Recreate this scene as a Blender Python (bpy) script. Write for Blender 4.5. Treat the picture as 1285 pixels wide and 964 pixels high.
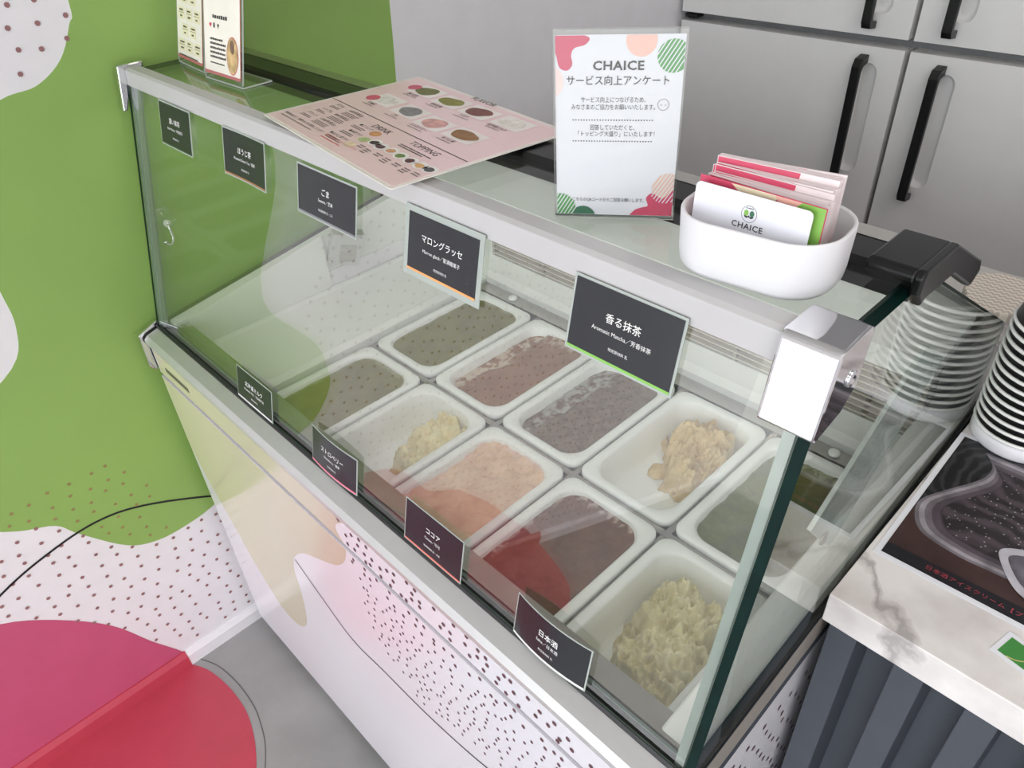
import bpy, bmesh, math, random
from mathutils import Vector, Matrix, noise
from mathutils.geometry import tessellate_polygon

# ------------------------------------------------------------------ clear, camera, world, light
for o in list(bpy.data.objects):
    bpy.data.objects.remove(o, do_unlink=True)
S = bpy.context.scene
COL = S.collection
R = math.radians

CAM = Vector((1.2702, -0.3062, 1.5))
yaw, pitch, roll = R(-47.873), R(37.046), R(-3.564)
fwd = Vector((math.sin(yaw)*math.cos(pitch), math.cos(yaw)*math.cos(pitch), -math.sin(pitch)))
rt = Vector((math.cos(yaw), -math.sin(yaw), 0)); up = rt.cross(fwd)
rt2 = rt*math.cos(roll)+up*math.sin(roll); up2 = rt2.cross(fwd)
cd = bpy.data.cameras.new('camera'); cam = bpy.data.objects.new('camera', cd); COL.objects.link(cam)
m3 = Matrix((rt2, up2, -fwd)).transposed()
cam.matrix_world = Matrix.Translation(CAM) @ m3.to_4x4()
cd.sensor_fit = 'HORIZONTAL'; cd.sensor_width = 36.0; cd.lens = 942.2/1285*36.0
cd.clip_start = 0.02; cd.clip_end = 60
S.camera = cam

W = bpy.data.worlds.new('world'); S.world = W; W.use_nodes = True
bg = W.node_tree.nodes['Background']
bg.inputs[0].default_value = (0.93, 0.96, 1.0, 1); bg.inputs[1].default_value = 4.3
# portal in the open shop front: guides the sampling of the daylight
pl = bpy.data.lights.new('daylight_portal', 'AREA'); pl.shape = 'RECTANGLE'; pl.size = 3.6; pl.size_y = 2.5
pl.cycles.is_portal = True
po = bpy.data.objects.new('daylight_portal', pl); COL.objects.link(po)
po.location = (1.8, -2.75, 1.25); po.rotation_euler = (R(90), 0, 0)
S.view_settings.view_transform = 'Standard'; S.view_settings.look = 'None'
S.view_settings.gamma = 1.0; S.view_settings.use_curve_mapping = False
S.view_settings.exposure = 0.0
FILL_WATTS = 8.0                         # watts of each added ceiling fill panel
try:
    S.cycles.transparent_max_bounces = 32
    S.cycles.max_bounces = 12
    S.cycles.diffuse_bounces = 6
    S.cycles.caustics_reflective = False; S.cycles.caustics_refractive = False
    S.cycles.sample_clamp_indirect = 6.0
except Exception:
    pass

# ------------------------------------------------------------------ materials
def lin(c):
    return tuple((x/255/12.92 if x/255 <= 0.04045 else ((x/255+0.055)/1.055)**2.4) for x in c)
MATS = {}
def mat(name, rgb, rough=0.5, metal=0.0, var=0.06, scale=18.0, bump=0.0, bscale=None, spec=0.5, sss=0.0, coat=0.0, rvar=0.0):
    """principled material with a procedural noise on colour (and relief)"""
    if name in MATS: return MATS[name]
    m = bpy.data.materials.new(name); m.use_nodes = True; nt = m.node_tree; b = nt.nodes['Principled BSDF']
    c = lin(rgb)
    tc = nt.nodes.new('ShaderNodeTexCoord'); nz = nt.nodes.new('ShaderNodeTexNoise')
    nz.inputs['Scale'].default_value = scale; nz.inputs['Detail'].default_value = 5
    nt.links.new(tc.outputs['Object'], nz.inputs['Vector'])
    rp = nt.nodes.new('ShaderNodeValToRGB')
    rp.color_ramp.elements[0].position = 0.3; rp.color_ramp.elements[1].position = 0.7
    rp.color_ramp.elements[0].color = tuple(max(0, x*(1-var)) for x in c)+(1,)
    rp.color_ramp.elements[1].color = tuple(min(1, x*(1+var)) for x in c)+(1,)
    nt.links.new(nz.outputs['Fac'], rp.inputs['Fac']); nt.links.new(rp.outputs['Color'], b.inputs['Base Color'])
    b.inputs['Roughness'].default_value = rough; b.inputs['Metallic'].default_value = metal
    b.inputs['Specular IOR Level'].default_value = spec
    if coat: b.inputs['Coat Weight'].default_value = coat; b.inputs['Coat Roughness'].default_value = 0.05
    if sss:
        b.inputs['Subsurface Weight'].default_value = sss; b.inputs['Subsurface Radius'].default_value = (0.006, 0.004, 0.003)
        b.inputs['Subsurface Scale'].default_value = 0.5
    if bump:
        n2 = nt.nodes.new('ShaderNodeTexNoise'); n2.inputs['Scale'].default_value = bscale or scale*6; n2.inputs['Detail'].default_value = 6
        nt.links.new(tc.outputs['Object'], n2.inputs['Vector'])
        bp = nt.nodes.new('ShaderNodeBump'); bp.inputs['Strength'].default_value = bump; bp.inputs['Distance'].default_value = 0.002
        nt.links.new(n2.outputs['Fac'], bp.inputs['Height']); nt.links.new(bp.outputs['Normal'], b.inputs['Normal'])
    MATS[name] = m
    return m

def glass(name, tint=(0.985, 0.992, 0.986), r0=0.045, gloss_rough=0.0):
    """thin architectural glass: straight transmission plus Schlick reflection on each face"""
    if name in MATS: return MATS[name]
    m = bpy.data.materials.new(name); m.use_nodes = True; nt = m.node_tree; nt.nodes.clear()
    out = nt.nodes.new('ShaderNodeOutputMaterial'); mix = nt.nodes.new('ShaderNodeMixShader')
    tr = nt.nodes.new('ShaderNodeBsdfTransparent'); gl = nt.nodes.new('ShaderNodeBsdfGlossy')
    tr.inputs['Color'].default_value = tint+(1,); gl.inputs['Roughness'].default_value = gloss_rough
    lw = nt.nodes.new('ShaderNodeLayerWeight'); lw.inputs['Blend'].default_value = 0.5
    pw = nt.nodes.new('ShaderNodeMath'); pw.operation = 'POWER'; pw.inputs[1].default_value = 5.0
    ma = nt.nodes.new('ShaderNodeMath'); ma.operation = 'MULTIPLY_ADD'; ma.inputs[1].default_value = 1-r0; ma.inputs[2].default_value = r0
    nt.links.new(lw.outputs['Facing'], pw.inputs[0]); nt.links.new(pw.outputs[0], ma.inputs[0])
    nt.links.new(ma.outputs[0], mix.inputs['Fac']); nt.links.new(tr.outputs[0], mix.inputs[1]); nt.links.new(gl.outputs[0], mix.inputs[2])
    nt.links.new(mix.outputs[0], out.inputs['Surface'])
    MATS[name] = m
    return m

def frosted(name, rgb, alpha):
    m = mat(name, rgb, 0.2, var=0.03); m.node_tree.nodes['Principled BSDF'].inputs['Alpha'].default_value = alpha; return m
M_white_wall = mat('wall_film_white', (232, 230, 233), 0.45, var=0.02)
M_green = mat('wall_film_green', (141, 176, 92), 0.42, var=0.03, scale=6)
M_pink = mat('wall_film_pink', (194, 88, 122), 0.35, var=0.03)
M_red = mat('floor_film_red', (188, 68, 86), 0.35, var=0.04)
M_dot = mat('print_dot_brown', (150, 108, 108), 0.5)
M_dot_dark = mat('print_dot_plum', (98, 62, 70), 0.5)
M_dot_green = mat('print_dot_olive', (150, 132, 84), 0.5)
M_line = mat('print_line_black', (26, 26, 28), 0.5)
M_floor = mat('floor_grey_vinyl', (150, 150, 149), 0.5, var=0.16, scale=5, bump=0.05, bscale=60)
M_ceil = mat('ceiling_white', (236, 235, 232), 0.8, var=0.02)
M_pave = mat('pavement_light', (190, 188, 184), 0.9, var=0.08, scale=4)
M_steel = mat('brushed_steel', (188, 184, 178), 0.28, 1.0, var=0.05, scale=30)
M_alu = mat('satin_aluminium', (205, 205, 204), 0.38, 0.55, var=0.02, scale=40)
M_rail = mat('grey_white_rail', (190, 189, 189), 0.45, 0.05, var=0.02)
M_chrome = mat('chrome', (232, 232, 235), 0.05, 1.0, var=0.01)
M_black = mat('black_plastic', (12, 12, 13), 0.28, var=0.1, spec=0.4)
M_gasket = mat('black_rubber', (14, 15, 16), 0.45, var=0.15)
M_liner = mat('white_liner', (228, 230, 226), 0.35, var=0.02)
M_pan = mat('white_pan_plastic', (236, 238, 236), 0.3, var=0.015)
M_glass = glass('clear_glass', (0.985, 0.992, 0.986), 0.012)
M_glass_out = glass('coated_front_glass', (0.985, 0.992, 0.986), 0.17)
M_glass2 = glass('end_glass', (0.965, 0.985, 0.972), 0.045)
M_acryl = glass('clear_acrylic', (0.98, 0.985, 0.98), 0.045)
M_film = glass('laminate_film', (0.86, 0.88, 0.86), 0.05, 0.08)
M_edge = mat('glass_edge_teal', (8, 34, 30), 0.45, var=0.25, scale=40, spec=0.12)
M_edge_pale = mat('glass_edge_pale', (140, 158, 150), 0.2, var=0.06, scale=40)
M_acr_edge = mat('acrylic_edge', (196, 204, 198), 0.25, var=0.04)
M_spacer = mat('pale_spacer', (150, 164, 154), 0.35, 0.1, var=0.05, scale=60)
M_card = mat('card_charcoal', (36, 38, 42), 0.25, var=0.06, coat=0.15, spec=0.4)
M_lam = mat('card_laminate_border', (168, 176, 170), 0.25, var=0.03)
M_white_print = mat('print_white', (236, 236, 234), 0.5, var=0.0)
M_dark_print = mat('print_dark', (52, 50, 50), 0.5, var=0.0)
M_paper = mat('paper_white', (228, 229, 235), 0.45, var=0.01)
M_fridge = mat('fridge_grey', (222, 221, 220), 0.45, var=0.015)
M_fridge_dk = mat('fridge_gap', (120, 120, 122), 0.5)
M_slate = mat('slate_metal', (70, 75, 83), 0.5, 0.0, var=0.04)

# ------------------------------------------------------------------ mesh building
class MB:
    def __init__(s): s.v = []; s.f = []; s.mi = []; s.sm = []
    def add(s, vs, fs, mi=0, sm=False):
        n = len(s.v); s.v += [tuple(p) for p in vs]
        for f in fs:
            s.f.append([n+i for i in f]); s.mi.append(mi); s.sm.append(sm)
        return s
    def box(s, a, b, mi=0):
        x0, y0, z0 = a; x1, y1, z1 = b
        vs = [(x0,y0,z0),(x1,y0,z0),(x1,y1,z0),(x0,y1,z0),(x0,y0,z1),(x1,y0,z1),(x1,y1,z1),(x0,y1,z1)]
        return s.add(vs, [(0,3,2,1),(4,5,6,7),(0,1,5,4),(1,2,6,5),(2,3,7,6),(3,0,4,7)], mi)
    def prism(s, poly, axis, a, b, mi=0, side_mi=None):
        """polygon (2d) extruded along axis 0/1/2 from a to b"""
        def P(p, t):
            if axis == 0: return (t, p[0], p[1])
            if axis == 1: return (p[0], t, p[1])
            return (p[0], p[1], t)
        n = len(poly); vs = [P(p, a) for p in poly]+[P(p, b) for p in poly]
        tri = tessellate_polygon([[Vector((p[0], p[1], 0)) for p in poly]])
        s.add(vs, [tuple(t) for t in tri]+[tuple(i+n for i in reversed(t)) for t in tri], mi)
        s.add(vs, [(i, (i+1) % n, (i+1) % n+n, i+n) for i in range(n)], mi if side_mi is None else side_mi)
        return s
    def flat(s, poly, z=0.0, mi=0):
        tri = tessellate_polygon([[Vector((p[0], p[1], 0)) for p in poly]])
        return s.add([(p[0], p[1], z) for p in poly], [tuple(t) for t in tri], mi)
    def loops(s, loops, cap0=True, cap1=True, mi=0, sm=True):
        n = len(loops[0]); vs = [p for l in loops for p in l]; fs = []
        for k in range(len(loops)-1):
            for i in range(n):
                j = (i+1) % n; fs.append((k*n+i, k*n+j, (k+1)*n+j, (k+1)*n+i))
        s.add(vs, fs, mi, sm)
        if cap0: s.add(loops[0], [tuple(reversed(range(n)))], mi)
        if cap1: s.add(loops[-1], [tuple(range(n))], mi)
        return s
    def lathe(s, prof, seg=32, mi=0, c=(0, 0, 0), sm=True):
        ls = [[(c[0]+r*math.cos(2*math.pi*i/seg), c[1]+r*math.sin(2*math.pi*i/seg), c[2]+z) for i in range(seg)] for r, z in prof]
        return s.loops(ls, True, True, mi, sm)
    def tube(s, pts, r, seg=8, mi=0):
        pts = [Vector(p) for p in pts]; ls = []
        prev = None
        for i, p in enumerate(pts):
            t = (pts[min(i+1, len(pts)-1)]-pts[max(i-1, 0)]).normalized()
            if prev is None:
                a = Vector((0, 0, 1)) if abs(t.z) < 0.9 else Vector((1, 0, 0)); nrm = t.cross(a).normalized()
            else: nrm = (prev-t*prev.dot(t)).normalized()
            prev = nrm; bn = t.cross(nrm)
            ls.append([tuple(p+nrm*(r*math.cos(2*math.pi*k/seg))+bn*(r*math.sin(2*math.pi*k/seg))) for k in range(seg)])
        return s.loops(ls, True, True, mi, True)
    def mesh(s, name, mats, off=(0, 0, 0)):
        me = bpy.data.meshes.new(name)
        me.from_pydata([(p[0]-off[0], p[1]-off[1], p[2]-off[2]) for p in s.v], [], s.f)
        for m in mats: me.materials.append(m)
        for p, i, sm in zip(me.polygons, s.mi, s.sm): p.material_index = i; p.use_smooth = sm
        bm = bmesh.new(); bm.from_mesh(me)
        bmesh.ops.remove_doubles(bm, verts=bm.verts, dist=1e-6)
        bmesh.ops.recalc_face_normals(bm, faces=bm.faces)
        bm.to_mesh(me); bm.free(); me.update()
        return me
    def build(s, name, mats, parent=None, world=False, bevel=0.0, seg=2):
        """link as one mesh object; world=True: vertices are world coordinates, parent unrotated"""
        if not isinstance(mats, (list, tuple)): mats = [mats]
        off = (0, 0, 0)
        if world and parent is not None:
            p = parent; off = Vector((0, 0, 0))
            while p is not None: off += p.location; p = p.parent
        me = s.mesh(name, mats, off)
        o = bpy.data.objects.new(name, me); COL.objects.link(o)
        if parent is not None: o.parent = parent
        if bevel:
            b = o.modifiers.new('bevel', 'BEVEL'); b.width = bevel; b.segments = seg; b.limit_method = 'ANGLE'; b.angle_limit = R(40)
        return o

def tag(o, label=None, cat=None, group=None, kind=None):
    if label: o['label'] = label
    if cat: o['category'] = cat
    if group: o['group'] = group
    if kind: o['kind'] = kind
    return o
def empty(name, loc, rot=(0, 0, 0)):
    o = bpy.data.objects.new(name, None); o.empty_display_size = 0.05; COL.objects.link(o)
    o.location = loc; o.rotation_euler = rot
    return o
def copy_tree(o, parent=None):
    c = o.copy(); COL.objects.link(c); c.parent = parent
    for ch in o.children: copy_tree(ch, c)
    return c
def rrect(w, d, r, n=6, cx=0, cy=0):
    pts = []
    for sx, sy, a0 in ((1, 1, 0), (-1, 1, 90), (-1, -1, 180), (1, -1, 270)):
        for k in range(n+1):
            a = R(a0+90*k/n); pts.append((cx+sx*(w/2-r)+r*math.cos(a), cy+sy*(d/2-r)+r*math.sin(a)))
    return pts
def circle(cx, cy, r, n=24, ry=None):
    ry = r if ry is None else ry
    return [(cx+r*math.cos(2*math.pi*i/n), cy+ry*math.sin(2*math.pi*i/n)) for i in range(n)]
def smooth_closed(pts, sub=6):
    n = len(pts); out = []
    for i in range(n):
        p0, p1, p2, p3 = (Vector(pts[(i+k-1) % n]) for k in range(4))
        for k in range(sub):
            t = k/sub
            out.append(tuple(0.5*((2*p1)+(-p0+p2)*t+(2*p0-5*p1+4*p2-p3)*t*t+(-p0+3*p1-3*p2+p3)*t**3)))
    return out
def smooth_open(pts, sub=6):
    n = len(pts); out = []
    for i in range(n-1):
        p0, p1, p2, p3 = (Vector(pts[min(max(i+k-1, 0), n-1)]) for k in range(4))
        for k in range(sub):
            t = k/sub
            out.append(tuple(0.5*((2*p1)+(-p0+p2)*t+(2*p0-5*p1+4*p2-p3)*t*t+(-p0+3*p1-3*p2+p3)*t**3)))
    out.append(tuple(pts[-1])); return out
def ribbon(pts, w):
    pts = [Vector(p) for p in pts]; L = []; Rr = []
    for i, p in enumerate(pts):
        t = (pts[min(i+1, len(pts)-1)]-pts[max(i-1, 0)]).normalized(); n = Vector((-t.y, t.x))
        L.append(tuple(p+n*w/2)); Rr.append(tuple(p-n*w/2))
    return L, Rr
def inside(p, poly):
    x, y = p; c = False; n = len(poly)
    for i in range(n):
        x1, y1 = poly[i]; x2, y2 = poly[(i+1) % n]
        if (y1 > y) != (y2 > y) and x < (x2-x1)*(y-y1)/(y2-y1)+x1: c = not c
    return c
def blob(rx, ry, seed, n=30, amp=0.14):
    rd = random.Random(seed); ph = [rd.uniform(0, 6.28) for _ in range(4)]
    return [(rx*(1+amp*sum(math.sin(k*a+ph[k-2])/k for k in (2, 3, 5)))*math.cos(a), ry*(1+amp*sum(math.sin(k*a+ph[k-2])/k for k in (2, 3, 5)))*math.sin(a))
            for a in (2*math.pi*i/n for i in range(n))] if True else None

_tc = {}
def text_mesh(body, size, align='CENTER', bold=0.0, spacing=1.0):
    key = (body, size, align, bold, spacing)
    if key in _tc: return _tc[key]
    cu = bpy.data.curves.new('t', 'FONT'); cu.body = body; cu.size = size; cu.align_x = align; cu.align_y = 'CENTER'
    cu.offset = bold; cu.space_character = spacing; cu.resolution_u = 2
    ob = bpy.data.objects.new('t', cu); COL.objects.link(ob)
    bpy.context.view_layer.update()
    me = bpy.data.meshes.new_from_object(ob.evaluated_get(bpy.context.evaluated_depsgraph_get()))
    vs = [tuple(v.co) for v in me.vertices]; fs = [tuple(p.vertices) for p in me.polygons]
    bpy.data.objects.remove(ob, do_unlink=True); bpy.data.curves.remove(cu); bpy.data.meshes.remove(me)
    _tc[key] = (vs, fs); return vs, fs
def put_text(mb, body, size, x, y, z=0.0, mi=0, align='CENTER', bold=0.0, rot=0.0, sx=1.0, spacing=1.0):
    vs, fs = text_mesh(body, size, align, bold, spacing); c, s_ = math.cos(rot), math.sin(rot)
    mb.add([(x+(p[0]*sx)*c-p[1]*s_, y+(p[0]*sx)*s_+p[1]*c, z) for p in vs], fs, mi)
def fine_print(mb, x, y, w, h, rows, seed, z=0.0, mi=0):
    """rows of illegibly small print as broken strokes"""
    rd = random.Random(seed)
    for r in range(rows):
        yy = y-r*h*1.55; xx = x; end = x+w*rd.uniform(0.75, 1.0)
        while xx < end:
            l = h*rd.uniform(0.5, 0.95)
            mb.add([(xx, yy-h*0.4, z), (xx+l, yy-h*0.4, z), (xx+l, yy+h*rd.uniform(0.2, 0.5), z), (xx, yy+h*rd.uniform(0.2, 0.5), z)], [(0, 1, 2, 3)], mi)
            xx += l+h*0.22

# ================================================================== THE SETTING
Y0, Y1, X1, ZC = -2.75, 2.3, 3.6, 2.5
w = MB().box((-0.12, Y0, 0), (0, Y1, ZC)).build('wall_left', M_white_wall); tag(w, 'white wall with printed green and pink shapes left of the case', None, kind='structure')
# wall film shapes, outlines in (y, z), 0.5 mm proud of the wall
GREEN = [(0.053,1.326),(0.043,1.297),(0.014,1.255),(-0.029,1.229),(-0.079,1.222),(-0.15,1.19),(-0.188,1.10),(-0.189,0.972),(-0.193,0.901),(-0.225,0.84),(-0.34,0.773),(-0.389,0.706),(-0.40,0.657),(-0.379,0.59),
         (-0.337,0.551),(-0.285,0.523),(-0.259,0.48),(-0.199,0.398),(-0.144,0.369),(-0.077,0.367),(-0.02,0.378),(0.10,0.42),(0.26,0.50),(0.42,0.62),(0.53,0.78),(0.575,0.95),(0.586,1.093),(0.592,1.172),(0.597,1.26),(0.61,1.45),(0.60,1.7),(0.5,1.95),(0.3,2.08),(0.13,1.98),(0.08,1.75),(0.06,1.5)]
GREEN = smooth_closed(GREEN, 5)
PINKW = [(-0.198,0.0),(-0.202,0.041),(-0.245,0.128),(-0.292,0.232),(-0.364,0.324),(-0.437,0.385),(-0.53,0.415),(-0.60,0.42),(-0.669,0.409),(-0.74,0.365),(-0.79,0.326),(-0.85,0.312),(-0.921,0.301),(-1.02,0.254),(-1.12,0.20),(-1.207,0.141),(-1.32,0.07),(-1.40,0.0)]
PINKW = smooth_open(PINKW, 4)
def yz_film(poly, t0, t1, name, m, parent):
    return MB().prism(poly, 0, t0, t1).build(name, m, parent)
yz_film(GREEN, 0.0, 0.0006, 'green_film', M_green, w)
yz_film(PINKW, 0.0, 0.0006, 'pink_film', M_pink, w)
arc = smooth_open([(-1.1,0.10),(-0.8,0.22),(-0.56,0.365),(-0.411,0.444),(-0.318,0.475),(-0.227,0.487),(-0.143,0.467),(-0.018,0.4),(0.08,0.33)], 6)
L_, R_ = ribbon(arc, 0.0045); mb = MB()
for i in range(len(L_)-1):
    mb.add([(0.0011, *L_[i]), (0.0011, *L_[i+1]), (0.0011, *R_[i+1]), (0.0011, *R_[i])], [(0, 1, 2, 3)])
mb.build('black_arc_print', M_line, w)
rd = random.Random(4); d1 = MB(); d2 = MB()
def wall_dot(mbx, y, z, r, x=0.0011):
    mbx.add([(x, y+r*math.cos(k*math.pi/4), z+r*math.sin(k*math.pi/4)) for k in range(8)], [tuple(range(8))])
sp = 0.033
for i in range(-60, 60):
    for j in range(0, 62):
        yy = i*sp+(sp*0.5 if j % 2 else 0)+rd.uniform(-0.006, 0.006)+0.07*math.sin(j*0.25); zz = 0.06+j*sp*0.9+rd.uniform(-0.006, 0.006)
        if yy < -1.75 or zz > 1.95: continue
        if inside((yy, zz), GREEN):
            if zz < 0.66-0.35*(yy+0.35) and zz < 0.64 and yy < -0.12 and zz < 0.60-0.25*yy*0: wall_dot(d2, yy, zz, 0.0034)
            continue
        if inside((yy, zz), PINKW) or zz < 0.06: continue
        if yy > -0.30 and 0.62 < zz < 1.2: continue
        if 0.05 < yy < 1.02 or yy > 1.50: continue
        wall_dot(d1, yy, zz, 0.0037)
tag(d1.build('dot_print', M_dot, w), kind='stuff'); tag(d2.build('dot_print_on_green', M_dot_green, w), kind='stuff')

# baseboard: cove strip, printed red where the circle runs over it
bb = MB().prism([(0.0, 0.0), (0.012, 0.0), (0.011, 0.03), (0.004, 0.042), (0.0, 0.042)], 1, Y0, Y1).build('baseboard_left', M_white_wall)
tag(bb, 'white skirting strip along the printed wall', kind='structure')
MB().prism([(0.0005, 0.0005), (0.0128, 0.0005), (0.0118, 0.0305), (0.0046, 0.0428), (0.0005, 0.0428)], 1, -1.40, -0.199).build('red_film', M_red, bb)
fl = MB().box((-0.12, Y0, -0.06), (X1, Y1, 0)).build('floor', M_floor); tag(fl, 'mottled grey vinyl floor', kind='structure')
REDF = smooth_open([(0.012,-0.198),(0.05,-0.18),(0.102,-0.169),(0.16,-0.165),(0.22,-0.17),(0.294,-0.194),(0.37,-0.24),(0.46,-0.33),(0.52,-0.47),(0.54,-0.65),(0.51,-0.84),(0.43,-1.02),(0.33,-1.17),(0.245,-1.294),(0.13,-1.36),(0.012,-1.40)], 5)
REDF = [(max(0.0125, p[0]), p[1]) for p in REDF]
MB().prism(REDF, 2, 0.0, 0.0006).build('red_film', M_red, fl)
ol = smooth_open([(0.0,-0.185),(0.055,-0.160),(0.12,-0.149),(0.18,-0.148),(0.24,-0.156),(0.32,-0.186),(0.42,-0.262),(0.5,-0.37),(0.55,-0.5)], 6)
L_, R_ = ribbon(ol, 0.0022); mb = MB()
for i in range(len(L_)-1): mb.add([(*L_[i], 0.0005), (*L_[i+1], 0.0005), (*R_[i+1], 0.0005), (*R_[i], 0.0005)], [(0, 1, 2, 3)])
mb.build('cut_line', mat('floor_cut_line', (96, 96, 98), 0.6), fl)
tag(MB().box((-0.12, Y1, 0), (X1, Y1+0.1, ZC)).build('wall_back', M_white_wall), 'plain white wall behind the refrigerator', kind='structure')
tag(MB().box((X1, Y0, 0), (X1+0.1, Y1, ZC)).build('wall_right', M_white_wall), 'plain white wall on the far side of the shop', kind='structure')
tag(MB().box((-0.12, Y0, ZC), (X1+0.1, Y1+0.1, ZC+0.1)).build('ceiling', M_ceil), 'plain white ceiling of the shop', kind='structure')
tag(MB().box((-4, -9, -0.1), (8, Y0, -0.03)).build('pavement', M_pave), 'light pavement outside the open shop front', kind='structure')

# fill panels added on the unseen ceiling to brighten fridge and worktop
for k, (x, y) in enumerate(((2.0, 0.4), (2.4, -1.0))):
    lr = empty('ceiling_fill_panel', (x, y, ZC)); tag(lr, ('added unseen fill light panel above the marble worktop', 'added unseen fill light panel near the open shop front')[k], 'added fill light', 'added ceiling fill panels')
    MB().box((-0.31, -0.31, -0.03), (0.31, 0.31, 0.0)).build('fill_housing', M_ceil, lr)
    ll = bpy.data.lights.new('fill_panel_lamp', 'AREA'); ll.shape = 'SQUARE'; ll.size = 0.58; ll.energy = FILL_WATTS; ll.color = (1.0, 0.93, 0.88)
    lo = bpy.data.objects.new('fill_panel_lamp', ll); COL.objects.link(lo); lo.parent = lr; lo.location = (0, 0, -0.032)

# ================================================================== THE SHOWCASE
CX0, CX1 = 0.018, 1.132           # outer faces of the glass ends
case = empty('ice_cream_showcase', (0.575, 0.30, 0.0))
tag(case, 'long ice cream display freezer with slanted glass front and printed white cabinet', 'display freezer')
def cb(mbx, name, m, bevel=0.0, parent=None, seg=2): return mbx.build(name, m, parent or case, True, bevel, seg)
YF = -0.026                        # front of the cabinet
M_cab = mat('cabinet_white', (232, 230, 234), 0.3, var=0.015)
# --- cabinet body: hollow box open at the top
bd = MB()
bd.box((CX0+0.012, YF+0.006, 0.05), (CX1-0.012, 0.012, 0.74)); bd.box((CX0+0.012, 0.70, 0.05), (CX1-0.012, 0.72, 0.90))
bd.box((CX0+0.012, 0.012, 0.05), (CX0+0.03, 0.70, 0.80)); bd.box((CX1-0.03, 0.012, 0.05), (CX1-0.012, 0.70, 0.80)); bd.box((CX0+0.03, 0.012, 0.05), (CX1-0.03, 0.70, 0.07))
cb(bd, 'cabinet_body', M_cab)
cb(MB().box((CX0+0.03, 0.02, 0.0), (CX1-0.03, 0.68, 0.05)), 'plinth', M_gasket)
# --- printed front panels with gradient print
def panel_mat(name):
    m = bpy.data.materials.new(name); m.use_nodes = True; nt = m.node_tree; b = nt.nodes['Principled BSDF']
    b.inputs['Roughness'].default_value = 0.16; b.inputs['Specular IOR Level'].default_value = 0.6
    tc = nt.nodes.new('ShaderNodeTexCoord'); sub = nt.nodes.new('ShaderNodeVectorMath'); sub.operation = 'DISTANCE'
    sub.inputs[1].default_value = (0.66-0.575, YF-0.30, 0.56)
    nt.links.new(tc.outputs['Object'], sub.inputs[0])
    rp = nt.nodes.new('ShaderNodeValToRGB'); rp.color_ramp.elements[0].position = 0.06; rp.color_ramp.elements[1].position = 0.30
    rp.color_ramp.elements[0].color = lin((217, 207, 214))+(1,); rp.color_ramp.elements[1].color = lin((217, 215, 221))+(1,)
    nt.links.new(sub.outputs['Value'], rp.inputs['Fac']); nt.links.new(rp.outputs['Color'], b.inputs['Base Color'])
    return m
M_panel = panel_mat('cabinet_panel_pink_gradient')
def beige_mat():
    m = bpy.data.materials.new('beige_gradient_print'); m.use_nodes = True; nt = m.node_tree; b = nt.nodes['Principled BSDF']
    b.inputs['Roughness'].default_value = 0.16; b.inputs['Specular IOR Level'].default_value = 0.6
    tc = nt.nodes.new('ShaderNodeTexCoord'); sx = nt.nodes.new('ShaderNodeSeparateXYZ'); nt.links.new(tc.outputs['Object'], sx.inputs[0])
    mr = nt.nodes.new('ShaderNodeMapRange'); mr.inputs[1].default_value = -0.50; mr.inputs[2].default_value = 0.06
    nt.links.new(sx.outputs[0], mr.inputs[0]); rp = nt.nodes.new('ShaderNodeValToRGB')
    rp.color_ramp.elements[0].color = lin((206, 202, 172))+(1,); rp.color_ramp.elements[1].color = lin((194, 180, 162))+(1,)
    e = rp.color_ramp.elements.new(0.5); e.color = lin((196, 190, 168))+(1,)
    nt.links.new(mr.outputs[0], rp.inputs['Fac']); nt.links.new(rp.outputs['Color'], b.inputs['Base Color'])
    return m
M_beige = beige_mat()
ZS = 0.735                         # seam between the two front panels
YL = YF-0.002; YU = YF+0.0005
lowp = cb(MB().box((CX0+0.012, YL, 0.03), (CX1-0.012, YF+0.006, ZS-0.002)), 'front_panel', M_panel)
upp = cb(MB().box((CX0+0.006, YU, ZS+0.002), (CX1-0.006, YF+0.006, 0.793)), 'front_panel', M_panel)
cb(MB().box((CX0+0.012, YU+0.001, ZS-0.0025), (CX1-0.012, YF+0.0065, ZS+0.0025)), 'panel_seam', mat('seam_grey', (128, 122, 126), 0.5))
BEIGE = [(0.033,0.56),(0.0751,0.4659),(0.1262,0.3823),(0.1536,0.3297),(0.2168,0.2565),(0.27,0.245),(0.3208,0.2737),(0.3547,0.3294),(0.3749,0.4255),(0.3795,0.4925),(0.4034,0.5453),(0.4472,0.5903),(0.4989,0.622),(0.5625,0.6589),(0.5972,0.695),(0.612,0.728)]
BEIGE = smooth_open(BEIGE, 5)+[(0.613, ZS-0.003), (0.033, ZS-0.003)]
MB().prism(BEIGE, 1, YL-0.0004, YL).build('beige_print', M_beige, lowp, True)
BG2 = [(0.030, ZS+0.003), (0.606, ZS+0.003)]+smooth_open([(0.606,0.739),(0.594,0.752),(0.597,0.768),(0.618,0.786),(0.63,0.792)], 4)+[(0.030, 0.792)]
MB().prism(BG2, 1, YU-0.0004, YU).build('beige_print', M_beige, upp, True)
bl = smooth_open([(0.402,0.538),(0.4649,0.50),(0.5432,0.46),(0.6307,0.466),(0.7477,0.476),(0.8731,0.508),(0.98,0.57),(1.10,0.66)], 6)
L_, R_ = ribbon(bl, 0.0028); mb = MB()
for i in range(len(L_)-1):
    q = [(p[0], YL-0.0006, p[1]) for p in (L_[i], L_[i+1], R_[i+1], R_[i])]; mb.add(q, [(0, 1, 2, 3)])
mb.build('black_line_print', M_line, lowp, True)
rd = random.Random(9); da = MB(); db = MB()
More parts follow.
